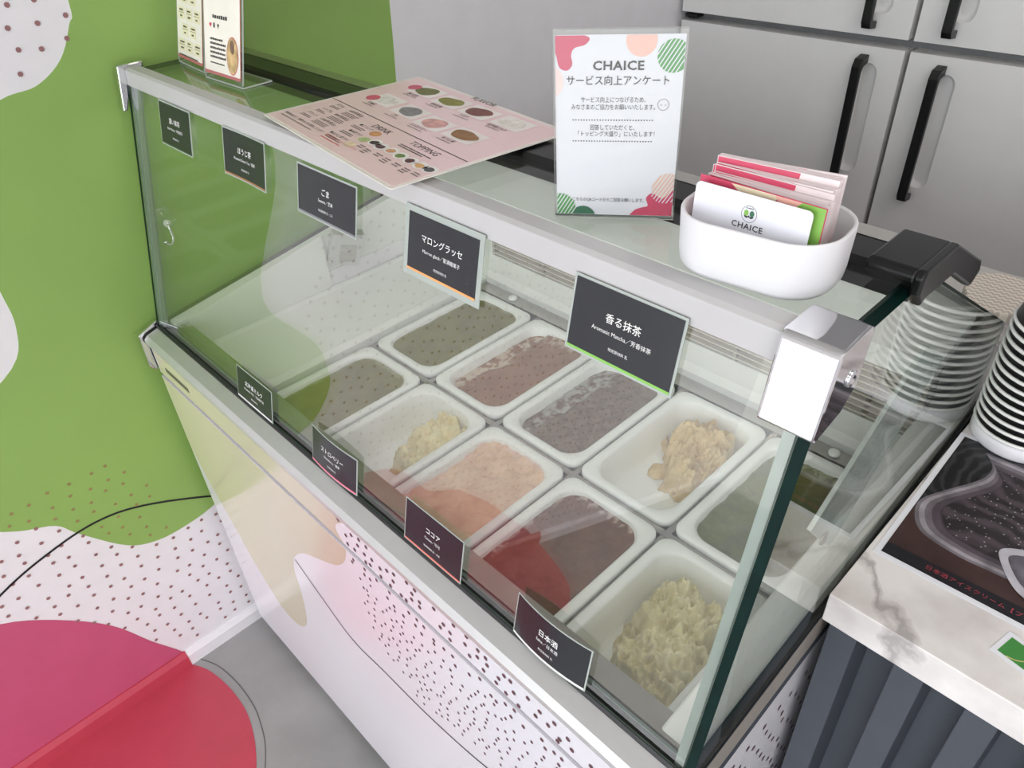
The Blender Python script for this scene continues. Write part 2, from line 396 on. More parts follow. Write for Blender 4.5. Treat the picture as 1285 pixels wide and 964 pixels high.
DOTS = [(0.60,0.80),(0.615,0.735),(0.628,0.675),(0.618,0.64),(0.622,0.617),(0.627,0.588),(0.634,0.573),(0.65,0.55),(0.666,0.535),(0.668,0.518),(0.70,0.512),(0.715,0.49),(0.748,0.497),(0.79,0.523),(0.805,0.527),(0.815,0.515),(0.85,0.53),(0.95,0.58),(1.05,0.64),(1.12,0.69),(1.12,0.80)]
for i in range(-4, 44):
    for j in range(0, 24):
        x = 0.56+i*0.0185+j*0.006+rd.uniform(-0.006, 0.006); z = 0.48+j*0.0165-i*0.0012+rd.uniform(-0.005, 0.005)
        if x > 1.11 or z > 0.786 or rd.random() < 0.10 or not inside((x, z), DOTS): continue
        r = 0.0034 if z > 0.70 else 0.0027
        if z < ZS-0.006: da.add([(x+r*0.8*math.cos(k*math.pi/4), YL-0.0005, z+r*math.sin(k*math.pi/4)) for k in range(8)], [tuple(range(8))])
        elif z > ZS+0.006: db.add([(x+r*0.9*math.cos(k*math.pi/4), YU-0.0008, z+r*math.sin(k*math.pi/4)) for k in range(8)], [tuple(range(8))])
tag(da.build('dot_print', M_dot_dark, lowp, True), kind='stuff'); tag(db.build('dot_print', M_dot_dark, upp, True), kind='stuff')
MB().box((0.066, YU-0.001, 0.757), (0.155, YU+0.001, 0.766)).build('vent_slot', mat('slot_shadow', (86, 88, 70), 0.6), upp, True)
# --- lower front rail, gasket
cb(MB().prism([(-0.002,0.820),(-0.024,0.814),(-0.0305,0.808),(-0.031,0.803),(-0.028,0.793),(-0.020,0.790),(-0.002,0.79)], 0, CX0+0.006, CX1-0.002), 'base_rail', M_alu)
cb(MB().prism([(-0.004,0.795),(-0.004,0.823),(-0.0022,0.8252),(-0.0004,0.8225),(-0.0004,0.8175),(0.0165,0.8175),(0.0165,0.795)], 0, CX0+0.004, CX1-0.004), 'front_gasket', M_gasket)
# --- rising sides: steel strip, gasket, side panel
def side(xo, xi, s, name):
    z = lambda y: 0.822+s*y
    cb(MB().prism([(0.0, z(0)-0.060), (0.66, z(0.66)-0.060), (0.66, z(0.66)-0.008), (0.0, z(0)-0.008)], 0, min(xo, xi), max(xo, xi)), 'sill_strip', mat('side_sill_metal', (178, 170, 160), 0.35, 0.25, var=0.05, scale=30))
    cb(MB().prism([(-0.002, z(0)-0.009), (0.66, z(0.66)-0.009), (0.66, z(0.66)+0.002), (-0.002, z(0)+0.002)], 0, min(xo, xo+(0.005 if xi > xo else -0.005))-0.0015, max(xo, xo+(0.005 if xi > xo else -0.005))+0.0015), 'end_gasket', M_gasket)
side(CX0, CX0+0.012, 0.15, 'left_side'); side(CX1, CX1-0.012, 0.10, 'right_side')
cb(MB().prism([(0.0, 0.733), (0.66, 0.80), (0.66, 0.828), (0.0, 0.762)], 0, CX1-0.012, CX1-0.002), 'dark_side_trim', M_slate)
sp_ = cb(MB().prism([(0.0, 0.05), (0.69, 0.05), (0.69, 0.80), (0.0, 0.733)], 0, CX1-0.012, CX1-0.005), 'side_panel', M_cab)
mb = MB(); rd = random.Random(3)
for i in range(14):
    for j in range(22):
        y = 0.03+i*0.03+(0.015 if j % 2 else 0)+rd.uniform(-.004, .004); z = 0.1+j*0.028+rd.uniform(-.004, .004)
        mb.add([(CX1-0.0044, y+0.0038*math.cos(k*math.pi/4), z+0.0038*math.sin(k*math.pi/4)) for k in range(8)], [tuple(range(8))])
tag(mb.build('dot_print', M_dot_dark, sp_, True), kind='stuff')
# --- glass: double glazed front, ends, top, rear
TL = 0.093/0.411
yg = lambda z: TL*(z-0.82)
def pane(zb, zt, off, th, name, x0, x1):
    m_ = MB(); a = [(yg(zb)+off, zb), (yg(zt)+off, zt), (yg(zt)+off+th, zt), (yg(zb)+off+th, zb)]
    P = lambda x, p: (x, p[0], p[1])
    vs = [P(x0, p) for p in a]+[P(x1, p) for p in a]
    m_.add(vs, [(3, 2, 6, 7)], 0); m_.add(vs, [(0, 1, 2, 3), (4, 5, 6, 7), (1, 2, 6, 5), (0, 3, 7, 4)], 1); m_.add(vs, [(0, 1, 5, 4)], 2)
    return m_
FX0, FX1 = CX0+0.009, CX1-0.011
cb(pane(0.818, 1.216, 0.0, 0.004, 'f', FX0, FX1), 'front_glass', [M_glass, M_edge_pale, M_glass_out])
cb(pane(0.818, 1.216, 0.012, 0.004, 'f', FX0, FX1), 'front_glass', [M_glass, M_edge_pale, M_glass])
for x0, x1, nm in ((FX0, FX0+0.004, 'glass_spacer'), (FX1-0.010, FX1-0.0005, 'glass_spacer')):
    cb(MB().prism([(yg(.818)+.0045, .818), (yg(1.215)+.0045, 1.215), (yg(1.215)+.0115, 1.215), (yg(.818)+.0115, .818)], 0, x0, x1), nm, M_spacer)
def end_pane(x0, x1, s, name):
    poly = [(yg(0.824)-0.001, 0.824), (yg(1.226)-0.001, 1.226), (0.228, 1.226), (0.66, 0.966), (0.66, 0.822+s*0.66), (0.02, 0.824+s*0.02)]
    cb(MB().prism(poly, 0, x0, x1, 0, 1), name, [M_glass2, M_edge])
end_pane(CX0, CX0+0.008, 0.15, 'end_glass'); end_pane(CX1-0.009, CX1, 0.10, 'end_glass')
tg = MB(); tg.box((FX0, 0.112, 1.2215), (FX1, 0.204, 1.2275))
tgo = cb(tg, 'top_glass', [M_glass2, M_edge])
for p in tgo.data.polygons:
    if abs(p.normal.z) < 0.5: p.material_index = 1
rg = MB().prism([(0.236, 1.214), (0.646, 0.967), (0.649, 0.972), (0.239, 1.219)], 0, FX0, FX1)
cb(rg, 'rear_sliding_door', [M_glass2])
cb(MB().prism([(0.236, 1.211), (0.646, 0.964), (0.653, 0.976), (0.243, 1.223)], 0, 0.560, 0.585), 'rear_door_frame', M_alu)
# --- top rail, rear rail, brackets
cb(MB().prism([(0.0865,1.2065),(0.1130,1.2065),(0.1130,1.2285),(0.110,1.231),(0.094,1.231),(0.0885,1.2285)], 0, CX0+0.002, 1.100), 'top_rail', M_rail, 0.0008)
cb(MB().prism([(0.200,1.214),(0.200,1.230),(0.206,1.2345),(0.238,1.2345),(0.246,1.224),(0.246,1.210)], 0, CX0+0.004, CX1-0.004), 'rear_top_rail', M_black, 0.001)
cb(MB().prism([(0.2385,1.2315),(0.2385,1.2350),(0.262,1.2325),(0.262,1.226)], 0, CX0+0.03, 1.100), 'rear_steel_strip', M_steel)
BR = [(0.0815,1.236),(0.122,1.237),(0.125,1.232),(0.121,1.196),(0.104,1.180),(0.0675,1.172),(0.0665,1.176),(0.0785,1.232)]
cb(MB().prism(BR, 0, 1.096, 1.137), 'corner_bracket', M_chrome, 0.003, seg=3)
sc_ = MB().lathe([(0.0, 0.0), (0.0062, 0.0), (0.0062, 0.0008), (0.0045, 0.0022), (0.0025, 0.0014), (0.0, 0.0014)], 20)
scr = sc_.build('bracket_screw', M_chrome, case); scr.location = Vector((1.137, 0.103, 1.206))-case.location; scr.rotation_euler = (0, R(90), 0)
cb(MB().prism([(0.080,1.236),(0.118,1.236),(0.116,1.214),(0.089,1.204),(0.074,1.172),(0.068,1.172)], 0, 0.009, 0.020), 'corner_bracket', M_chrome, 0.002)
cb(MB().prism([(-0.036,0.816),(0.0,0.830),(0.004,0.826),(-0.002,0.752),(-0.030,0.742),(-0.038,0.752)], 0, 0.012, 0.019), 'corner_bracket', M_chrome, 0.0012)
cb(MB().box((0.006, -0.024, 0.768), (0.013, -0.012, 0.798)), 'bracket_clip', M_acr_edge, 0.001)
cb(MB().prism([(-0.036,0.816),(0.0,0.830),(0.004,0.826),(-0.002,0.752),(-0.030,0.742),(-0.038,0.752)], 0, CX1-0.006, CX1+0.002), 'corner_bracket', M_alu, 0.0012)
cb(MB().prism([(0.186,1.229),(0.186,1.242),(0.190,1.2455),(0.244,1.2455),(0.322,1.202),(0.327,1.192),(0.312,1.182),(0.252,1.218),(0.205,1.220),(0.196,1.216)], 0, 1.131, 1.1385), 'rear_corner_cap', M_black, 0.002)
cb(MB().prism([(0.186,1.2355),(0.186,1.242),(0.190,1.2455),(0.244,1.2455),(0.322,1.202),(0.327,1.192),(0.320,1.190),(0.246,1.2355)], 0, 1.0985, 1.1325), 'rear_corner_plate', M_black, 0.002)
# --- inside: steel ledge, liner, cover plate, back wall with grille
cb(MB().prism([(0.0168,0.8205),(0.0425,0.8195),(0.0435,0.8165),(0.0415,0.8150),(0.040,0.745),(0.0168,0.745)], 0, CX0+0.012, CX1-0.012), 'front_ledge', M_steel)
cb(MB().prism([(0.043,0.765),(0.043,0.826),(0.33,0.880),(0.33,0.765)], 0, 0.046, 0.052), 'liner_panel', M_liner, 0.001)
lz = MB(); zL = lambda y: 0.823+0.15*y
lz.add([(0.027, 0.02, zL(.02)), (0.027, 0.56, zL(.56)), (0.0465, 0.56, zL(.56)+0.0), (0.0465, 0.02, zL(.02)-0.003), (0.027, 0.02, 0.75), (0.027, 0.56, 0.75), (0.0465, 0.56, 0.75), (0.0465, 0.02, 0.75)],
       [(0, 1, 2, 3), (3, 2, 6, 7), (0, 3, 7, 4), (1, 5, 6, 2), (0, 4, 5, 1), (4, 7, 6, 5)])
cb(lz, 'liner_ledge', M_liner)
cp = MB(); 
cp.box((0.05, 0.043, 0.752), (0.262, 0.556, 0.768)); cp.loops([[(x, y, 0.768) for x, y in rrect(0.20, 0.49, 0.03, 6, 0.157, 0.30)], [(x, y, 0.774) for x, y in rrect(0.19, 0.48, 0.03, 6, 0.157, 0.30)], [(x, y, 0.774) for x, y in rrect(0.176, 0.466, 0.026, 6, 0.157, 0.30)], [(x, y, 0.770) for x, y in rrect(0.168, 0.458, 0.024, 6, 0.157, 0.30)]], False, True)
cb(cp, 'cover_plate', M_liner)
rz = MB(); zR = lambda y: 0.823+0.10*y
rz.add([(1.083, 0.02, zR(.02)-0.004), (1.083, 0.56, zR(.56)-0.004), (1.1255, 0.56, zR(.56)-0.003), (1.1255, 0.02, zR(.02)-0.003), (1.083, 0.02, 0.74), (1.083, 0.56, 0.74), (1.1195, 0.56, 0.74), (1.1195, 0.02, 0.74)],
       [(0, 1, 2, 3), (3, 2, 6, 7), (0, 3, 7, 4), (1, 5, 6, 2), (0, 4, 5, 1), (4, 7, 6, 5)])
cb(rz, 'liner_ledge', M_liner, 0.003)
cb(MB().box((0.262, 0.528, 0.750), (1.083, 0.558, 0.7605)), 'rear_ledge', M_steel)
bw = MB(); bw.prism([(0.556,0.75),(0.552,0.775),(0.556,0.79),(0.556,0.828),(0.566,0.828),(0.566,0.75)], 0, 0.0465, 1.083); 
cb(bw, 'back_wall_panel', M_liner)
cb(MB().box((0.0465, 0.556, 0.828), (0.285, 0.566, 0.945)), 'back_wall_blank', M_liner)
cb(MB().box((0.285, 0.585, 0.828), (1.083, 0.59, 0.925)), 'grille_backing', mat('grille_shadow', (70, 58, 50), 0.8))
cb(MB().prism([(0.552,0.918),(0.556,0.945),(0.66,0.965),(0.66,0.955),(0.56,0.918)], 0, 0.0465, 1.083), 'rear_hood', M_liner)
g0 = None
for k in range(9):
    z = 0.833+k*0.0098
    g = MB().prism([(0.555, z), (0.555, z+0.0020), (0.565, z+0.0036), (0.565, z+0.0016)], 0, 0.285, 1.083)
    if g0 is None: g0 = cb(g, 'grille_slat', mat('grille_wire', (214, 208, 196), 0.4, 0.2)); base = g0
    else:
        c = base.copy(); COL.objects.link(c); c.parent = case; c.location = (0, 0, k*0.0098)
for x in (0.285, 0.415, 0.615, 0.815, 1.015, 1.077):
    cb(MB().box((x, 0.5565, 0.828), (x+0.006, 0.573, 0.922)), 'grille_post', M_steel)
for x in (0.352, 0.69, 1.0):
    k = MB().lathe([(0.0, 0), (0.0085, 0), (0.0085, 0.004), (0.0065, 0.0058), (0, 0.0062)], 20, c=(x, 0.5405, 0.7605)); cb(k, 'white_knob', M_pan)
# support bars between pans
PX = [0.2665, 0.4285, 0.591, 0.7525, 0.914, 1.0755]; YM = 0.2665
for i, x in enumerate(PX):
    cb(MB().box((x-0.0045, 0.041, 0.738), (x+0.0045, 0.529, 0.7525)), 'support_bar', M_steel)
cb(MB().box((PX[0], YM-0.005, 0.7385), (PX[-1], YM+0.005, 0.7535)), 'cross_bar', M_steel)
cb(MB().box((0.05, 0.041, 0.60), (1.083, 0.556, 0.605)), 'well_floor', M_liner)
# invented strip light under the top rail, added to brighten the ice cream
cb(MB().box((0.06, 0.0975, 1.2005), (1.085, 0.1115, 1.2064)), 'fill_strip', M_liner)
ls_ = bpy.data.lights.new('fill_strip_light', 'AREA'); ls_.shape = 'RECTANGLE'; ls_.size = 1.0; ls_.size_y = 0.010; ls_.energy = 1.5; ls_.color = (1.0, 0.95, 0.87)
lso = bpy.data.objects.new('fill_strip_light', ls_); COL.objects.link(lso); lso.parent = case; lso.location = Vector((0.572, 0.1050, 1.1998))-case.location; lso.rotation_euler = (R(14), 0, 0)
cb(MB().box((0.03, 0.66, 0.940), (1.128, 0.825, 0.9545)), 'rear_shelf', M_steel)
# thermometer bracket on the left liner
tb = MB().prism([(-0.034,-0.032),(0.030,-0.034),(0.034,0.036),(-0.026,0.036)], 0, -0.014, 0.006)
tbo = tb.build('thermometer_bracket', M_alu, case); tbo.location = Vector((0.066, 0.365, 0.842))-case.location; tbo.rotation_euler = (R(-14), R(10), R(-22))
lb = MB().box((0.0062, -0.010, -0.026), (0.0068, 0.022, 0.012)); l2 = lb.build('bracket_label', mat('bracket_label_grey', (170, 168, 162), 0.5, var=0.2, scale=160), tbo)
MB().lathe([(0, 0), (0.004, 0), (0.004, 0.002), (0, 0.003)], 12, c=(0, 0, 0)).build('bracket_rivet', M_steel, tbo).location = (0.006, -0.026, -0.026)
# clear strip with a screw inside the right end glass
strip = MB().prism([(0.160,1.004),(0.325,1.110),(0.395,1.060),(0.228,0.934),(0.222,0.932)], 0, 1.1165, 1.1205, 0, 1)
stp = cb(strip, 'clear_lock_strip', [frosted('frosted_strip', (206, 216, 212), 0.5), M_acr_edge])
sk = MB().lathe([(0, 0), (0.0075, 0), (0.0075, 0.001), (0.006, 0.002), (0.004, 0.0012), (0, 0.0012)], 20).build('strip_screw', M_steel, stp); sk.location = Vector((1.1208, 0.196, 0.966))-case.location; sk.rotation_euler = (0, R(90), 0)

# ================================================================== PANS AND ICE CREAM
PW, PD, PH, ZR_ = 0.1555, 0.2525, 0.068, 0.7615
def make_pan_mesh():
    m_ = MB(); L = lambda w_, d_, r_, z: [(x, y, z) for x, y in rrect(w_, d_, r_, 7)]
    loops = [L(PW-0.034, PD-0.034, 0.030, -PH), L(PW-0.026, PD-0.026, 0.032, -0.02), L(PW-0.004, PD-0.004, 0.018, -0.012), L(PW, PD, 0.018, -0.008), L(PW, PD, 0.018, -0.002), L(PW-0.003, PD-0.003, 0.017, 0.0),
             L(PW-0.024, PD-0.024, 0.030, -0.0005), L(PW-0.029, PD-0.029, 0.032, -0.004), L(PW-0.034, PD-0.034, 0.034, -0.03), L(PW-0.040, PD-0.040, 0.034, -PH+0.012), L(PW-0.052, PD-0.052, 0.03, -PH+0.004)]
    m_.loops(loops, True, True)
    return m_.mesh('pan', [M_pan])
pan_me = make_pan_mesh()
def ice_mat(name, rgb, rgb2, frost, vscale=30, bump=0.5):
    m = bpy.data.materials.new(name); m.use_nodes = True; nt = m.node_tree; b = nt.nodes['Principled BSDF']
    tc = nt.nodes.new('ShaderNodeTexCoord'); nz = nt.nodes.new('ShaderNodeTexNoise'); nz.inputs['Scale'].default_value = vscale; nz.inputs['Detail'].default_value = 8
    nt.links.new(tc.outputs['Object'], nz.inputs['Vector'])
    rp = nt.nodes.new('ShaderNodeValToRGB'); rp.color_ramp.elements[0].position = 0.33; rp.color_ramp.elements[1].position = 0.68
    rp.color_ramp.elements[0].color = lin(rgb2)+(1,); rp.color_ramp.elements[1].color = lin(rgb)+(1,)
    nt.links.new(nz.outputs['Fac'], rp.inputs['Fac'])
    at = nt.nodes.new('ShaderNodeAttribute'); at.attribute_name = 'frost'
    mx = nt.nodes.new('ShaderNodeMix'); mx.data_type = 'RGBA'
    nt.links.new(at.outputs['Fac'], mx.inputs[0]); nt.links.new(rp.outputs['Color'], mx.inputs[6]); mx.inputs[7].default_value = lin(frost)+(1,)
    nt.links.new(mx.outputs[2], b.inputs['Base Color'])
    b.inputs['Roughness'].default_value = 0.55; b.inputs['Specular IOR Level'].default_value = 0.3
    b.inputs['Subsurface Weight'].default_value = 0.15; b.inputs['Subsurface Radius'].default_value = (0.004, 0.003, 0.002); b.inputs['Subsurface Scale'].default_value = 0.4
    n2 = nt.nodes.new('ShaderNodeTexNoise'); n2.inputs['Scale'].default_value = 160; n2.inputs['Detail'].default_value = 5
    nt.links.new(tc.outputs['Object'], n2.inputs['Vector']); bp = nt.nodes.new('ShaderNodeBump'); bp.inputs['Strength'].default_value = bump; bp.inputs['Distance'].default_value = 0.002
    nt.links.new(n2.outputs['Fac'], bp.inputs['Height']); nt.links.new(bp.outputs['Normal'], b.inputs['Normal'])
    return m
def clamp(x, a, b): return max(a, min(b, x))
def sstep(a, b, x): t = clamp((x-a)/(b-a), 0, 1); return t*t*(3-2*t)
def rr_clamp(x, y, hw, hd, r):
    x = clamp(x, -hw, hw); y = clamp(y, -hd, hd); ix, iy = hw-r, hd-r
    if abs(x) > ix and abs(y) > iy:
        dx, dy = abs(x)-ix, abs(y)-iy; d = math.hypot(dx, dy)
        if d > r: x = math.copysign(ix+dx*r/d, x); y = math.copysign(iy+dy*r/d, y)
    return x, y
def wall_h(z):   # inner half-size reduction of the pan at local height z
    return (0.0145+0.0025*sstep(-0.004, -0.03, z) if z > -0.03 else 0.017+0.003*(-0.03-z)/0.063)
def ice(name, m, col, row, hf, frost=None, fill=True, nx=64, ny=100, label='', sides=True):
    """heightfield z = hf(u, v) in the pan, u across (-1..1), v along (-1 front .. 1 rear)"""
    cx = (PX[col]+PX[col+1])/2; cy = YM+(PD/2+0.005)*(1 if row else -1)
    V = []; F = []; FR = []; idx = {}; H = {}
    for j in range(ny+1):
        for i in range(nx+1):
            u = -1+2*i/nx; v = -1+2*j/ny; h = hf(u, v); H[i, j] = h
            inset = wall_h(clamp(h, -PH, 0))-0.0004
            x, y = rr_clamp(u*(PW/2-inset), v*(PD/2-inset), PW/2-inset, PD/2-inset, 0.034)
            idx[i, j] = len(V); V.append((x, y, h)); FR.append(frost(u, v) if frost else 0.0)
    floor = -PH+0.0045
    for j in range(ny):
        for i in range(nx):
            if not fill and max(H[i, j], H[i+1, j], H[i, j+1], H[i+1, j+1]) < floor+0.0012: continue
            F.append((idx[i, j], idx[i+1, j], idx[i+1, j+1], idx[i, j+1]))
    me = bpy.data.meshes.new(name); me.from_pydata(V, [], F)
    a = me.attributes.new('frost', 'FLOAT', 'POINT'); a.data.foreach_set('value', FR)
    bm = bmesh.new(); bm.from_mesh(me)
    bmesh.ops.delete(bm, geom=[v for v in bm.verts if not v.link_faces], context='VERTS')
    bm.to_mesh(me); bm.free()
    me.materials.append(m)
    for p in me.polygons: p.use_smooth = True
    o = bpy.data.objects.new(name, me); COL.objects.link(o); o.location = (cx, cy, ZR_)
    tag(o, label, 'ice cream', 'ice creams in the pans'); return o
def fb(x, y, s, seed, oct=4): return noise.fractal(Vector((x*s+seed*7.3, y*s-seed*3.1, seed*1.7)), 0.9, 2.1, oct)
def ridge(x, y, s, seed): return noise.turbulence(Vector((x*s+seed*5.1, y*s+seed*2.3, seed)), 4, False)
def filled(base, amp, s, seed, edge=0.002, tilt=0.0):
    def f(u, v):
        e = max(abs(u), abs(v)); 
        return min(-0.003, base+amp*fb(u, v*1.6, s, seed)+tilt*v-edge*sstep(0.86, 1.0, e)*-1*0-0.003*ridge(u, v*1.6, s*1.5, seed)*(amp/0.003))
    return f
def pile(parts, floor, seed, amp, s=3.2):
    """parts: (cu, cv, ru, rv, height)"""
    def f(u, v):
        h = 0.0
        wob = 0.30*fb(u, v*1.6, 2.6, seed+3)
        for cu, cv, ru, rv, hh in parts:
            d = math.hypot((u-cu)/ru, (v-cv)/rv)+wob
            h = max(h, hh*sstep(1.0, 0.62, d)*(0.78+0.22*sstep(0.7, 0.0, d)))
        if h > 0.002: h += amp*(fb(u, v*1.6, s, seed)*1.0-abs(fb(u, v*1.6, s*1.7, seed+5))*1.3)*sstep(0.002, 0.02, h)+0.0020*fb(u, v*1.6, 9, seed+9)
        return min(floor+max(0.0, h), 0.006)
    return f
FLO = -PH+0.0045
def blocks_smear(seed, u0, v0, ru, rv):
    return lambda u, v: 0.0
I = {}
pan_specs = [  # (col, row, contents) row 0 front, 1 rear
    (0, 0, 'second matcha in the front row'), (1, 0, 'milk'), (2, 0, 'strawberry'), (3, 0, 'cocoa'), (4, 0, 'sake'),
    (0, 1, 'matcha'), (1, 1, 'roasted tea'), (2, 1, 'sesame'), (3, 1, 'marron'), (4, 1, 'aromatic matcha')]
pan_labels = {
    (0, 0): 'white pan of green ice cream at the left of the front row', (1, 0): 'white pan with a small yellow-white heap, second in the front row',
    (2, 0): 'white pan of pale pink ice cream in the front row', (3, 0): 'white pan of dark cocoa ice cream in the front row',
    (4, 0): 'white pan with the big cream-white heap, front row beside the right glass', (0, 1): 'white pan of smooth olive green ice cream, left of the rear row',
    (1, 1): 'white pan of milky brown ice cream in the rear row', (2, 1): 'white pan of grey-brown sesame ice cream in the rear row',
    (3, 1): 'white pan with a tan crumbly heap in the rear row', (4, 1): 'white pan of dark green ice cream, rear row beside the right glass'}
for c, r_, nm in pan_specs:
    o = bpy.data.objects.new('ice_cream_pan', pan_me); COL.objects.link(o)
    o.location = ((PX[c]+PX[c+1])/2, YM+(PD/2+0.005)*(1 if r_ else -1), ZR_)
    tag(o, pan_labels[c, r_], 'pan', 'white plastic ice cream pans')
I_matcha = ice_mat('ice_matcha', (122, 118, 56), (104, 102, 44), (168, 172, 140), 24, 0.3)
I_matcha2 = ice_mat('ice_matcha_deep', (94, 102, 32), (70, 78, 22), (160, 168, 130), 20, 0.3)
I_hoji = ice_mat('ice_hojicha', (152, 112, 84), (132, 96, 70), (196, 180, 162), 22, 0.35)
I_goma = ice_mat('ice_sesame', (126, 108, 94), (98, 84, 74), (170, 168, 164), 90, 0.5)
I_marron = ice_mat('ice_marron', (224, 202, 152), (196, 168, 116), (214, 206, 180), 60, 0.6)
I_milk = ice_mat('ice_milk', (240, 232, 190), (224, 210, 160), (232, 232, 220), 50, 0.6)
I_straw = ice_mat('ice_strawberry', (228, 198, 172), (208, 172, 146), (220, 190, 186), 26, 0.4)
I_cocoa = ice_mat('ice_cocoa', (116, 80, 62), (94, 64, 50), (196, 180, 170), 26, 0.4)
I_sake = ice_mat('ice_sake', (232, 226, 186), (206, 194, 144), (226, 226, 212), 45, 0.7)
edge_f = lambda seed, w_=0.10: (lambda u, v: 0.75*sstep(1-w_, 1.0, max(abs(u), abs(v)) + 0.05*fb(u, v, 6, seed)))
ice('ice_cream', I_matcha, 0, 1, filled(-0.0075, 0.0008, 2, 1), lambda u, v: 0.5*sstep(0.90, 1.0, max(-u, v)+0.04*fb(u, v, 8, 2)), label='smooth olive green ice cream in the left pan of the rear row')
ice('ice_cream', I_matcha, 0, 0, filled(-0.0075, 0.0010, 2, 2), lambda u, v: 0.5*sstep(0.88, 1.0, max(abs(u), v)+0.05*fb(u, v, 8, 3)), label='green ice cream in the left pan of the front row')
def hoji_h(u, v): return min(-0.003, -0.0085+0.006*sstep(-0.1, -0.6, u+0.3*fb(u, v, 2.5, 4))*0-0.010*sstep(-0.25, -0.7, u+0.35*v*0+0.25*fb(u, v, 2.2, 4))+0.0012*fb(u, v*1.6, 3, 4))
ice('ice_cream', I_hoji, 1, 1, hoji_h, lambda u, v: clamp(sstep(-0.35, -0.62, u+0.28*fb(u, v*1.6, 2.2, 4))*sstep(0.45, 0.6, 0.5+0.5*fb(u, v*1.6, 3.6, 14))+0.8*sstep(0.76, 0.9, v+0.1*fb(u, v, 4, 9))*sstep(0.5, 0.62, 0.5+0.6*fb(u, v, 5, 19)), 0, 1), label='milky brown ice cream with pale scrapings along one side')
def goma_h(u, v): return min(-0.003, -0.0085-0.010*sstep(-0.25, -0.65, u+0.25*fb(u, v, 2.4, 6))+0.0022*fb(u, v*1.6, 4, 6))
ice('ice_cream', I_goma, 2, 1, goma_h, lambda u, v: clamp(0.85*sstep(-0.30, -0.55, u+0.25*fb(u, v*1.6, 2.4, 6))*sstep(0.35, 0.6, 0.5+0.5*fb(u, v*1.6, 4.5, 16)), 0, 1), label='speckled grey-brown sesame ice cream scraped pale along one side')
ice('ice_cream', I_marron, 3, 1, pile([(0.10, 0.55, 1.0, 0.58, 0.064), (0.42, 0.14, 0.68, 0.44, 0.060), (-0.05, 0.66, 0.85, 0.44, 0.060), (-0.45, 0.05, 0.32, 0.20, 0.007)], FLO, 11, 0.016, 3.0), None, False, 90, 140, label='crumbly tan heap of ice cream at the rear of its pan')
ice('ice_cream', I_matcha2, 4, 1, filled(-0.012, 0.0030, 2.2, 8), lambda u, v: 0.8*sstep(0.80, 0.95, v+0.12*fb(u, v, 4, 8))*sstep(0.45, 0.6, 0.5+0.5*fb(u, v, 5, 28))+0.25*sstep(0.9, 1.0, abs(u)), label='dark green ice cream in the pan beside the right glass')
ice('ice_cream', I_milk, 1, 0, pile([(0.45, 0.62, 0.80, 0.50, 0.062), (0.38, 0.28, 0.72, 0.46, 0.056), (0.12, 0.48, 0.62, 0.42, 0.05)], FLO, 21, 0.015, 3.4), None, False, 90, 140, label='small pale yellow heap of ice cream in an almost empty pan')
def straw_h(u, v): return min(-0.002, -0.0075+0.0075*(0.30-abs(fb(u, v*1.6, 2.0, 31)))*0.8+0.002*fb(u, v*1.6, 5, 32)-0.006*sstep(0.1, -0.9, u)*sstep(-0.2, 0.3, fb(u, v, 1.5, 33)))
ice('ice_cream', I_straw, 2, 0, straw_h, edge_f(34, 0.08), label='pale pink strawberry ice cream with spatula marks')
ice('ice_cream', I_cocoa, 3, 0, lambda u, v: min(-0.003, -0.0085+0.0016*fb(u, v*1.6, 2.4, 41)-0.0015*ridge(u, v*1.6, 3.5, 42)), lambda u, v: 0.7*sstep(0.86, 0.97, max(-u, v)+0.06*fb(u, v, 9, 43))*sstep(0.4, 0.6, 0.5+0.5*fb(u, v, 9, 44)), label='dark brown cocoa ice cream in the front row')
ice('ice_cream', I_sake, 4, 0, pile([(0.10, 0.40, 1.0, 0.64, 0.064), (0.32, -0.06, 0.95, 0.66, 0.067), (-0.22, 0.64, 0.70, 0.42, 0.058), (0.55, -0.40, 0.58, 0.38, 0.056), (-0.56, -0.04, 0.32, 0.14, 0.024)], FLO, 51, 0.017, 2.8), None, False, 90, 140, label='big lumpy cream-white heap of ice cream by the right corner')

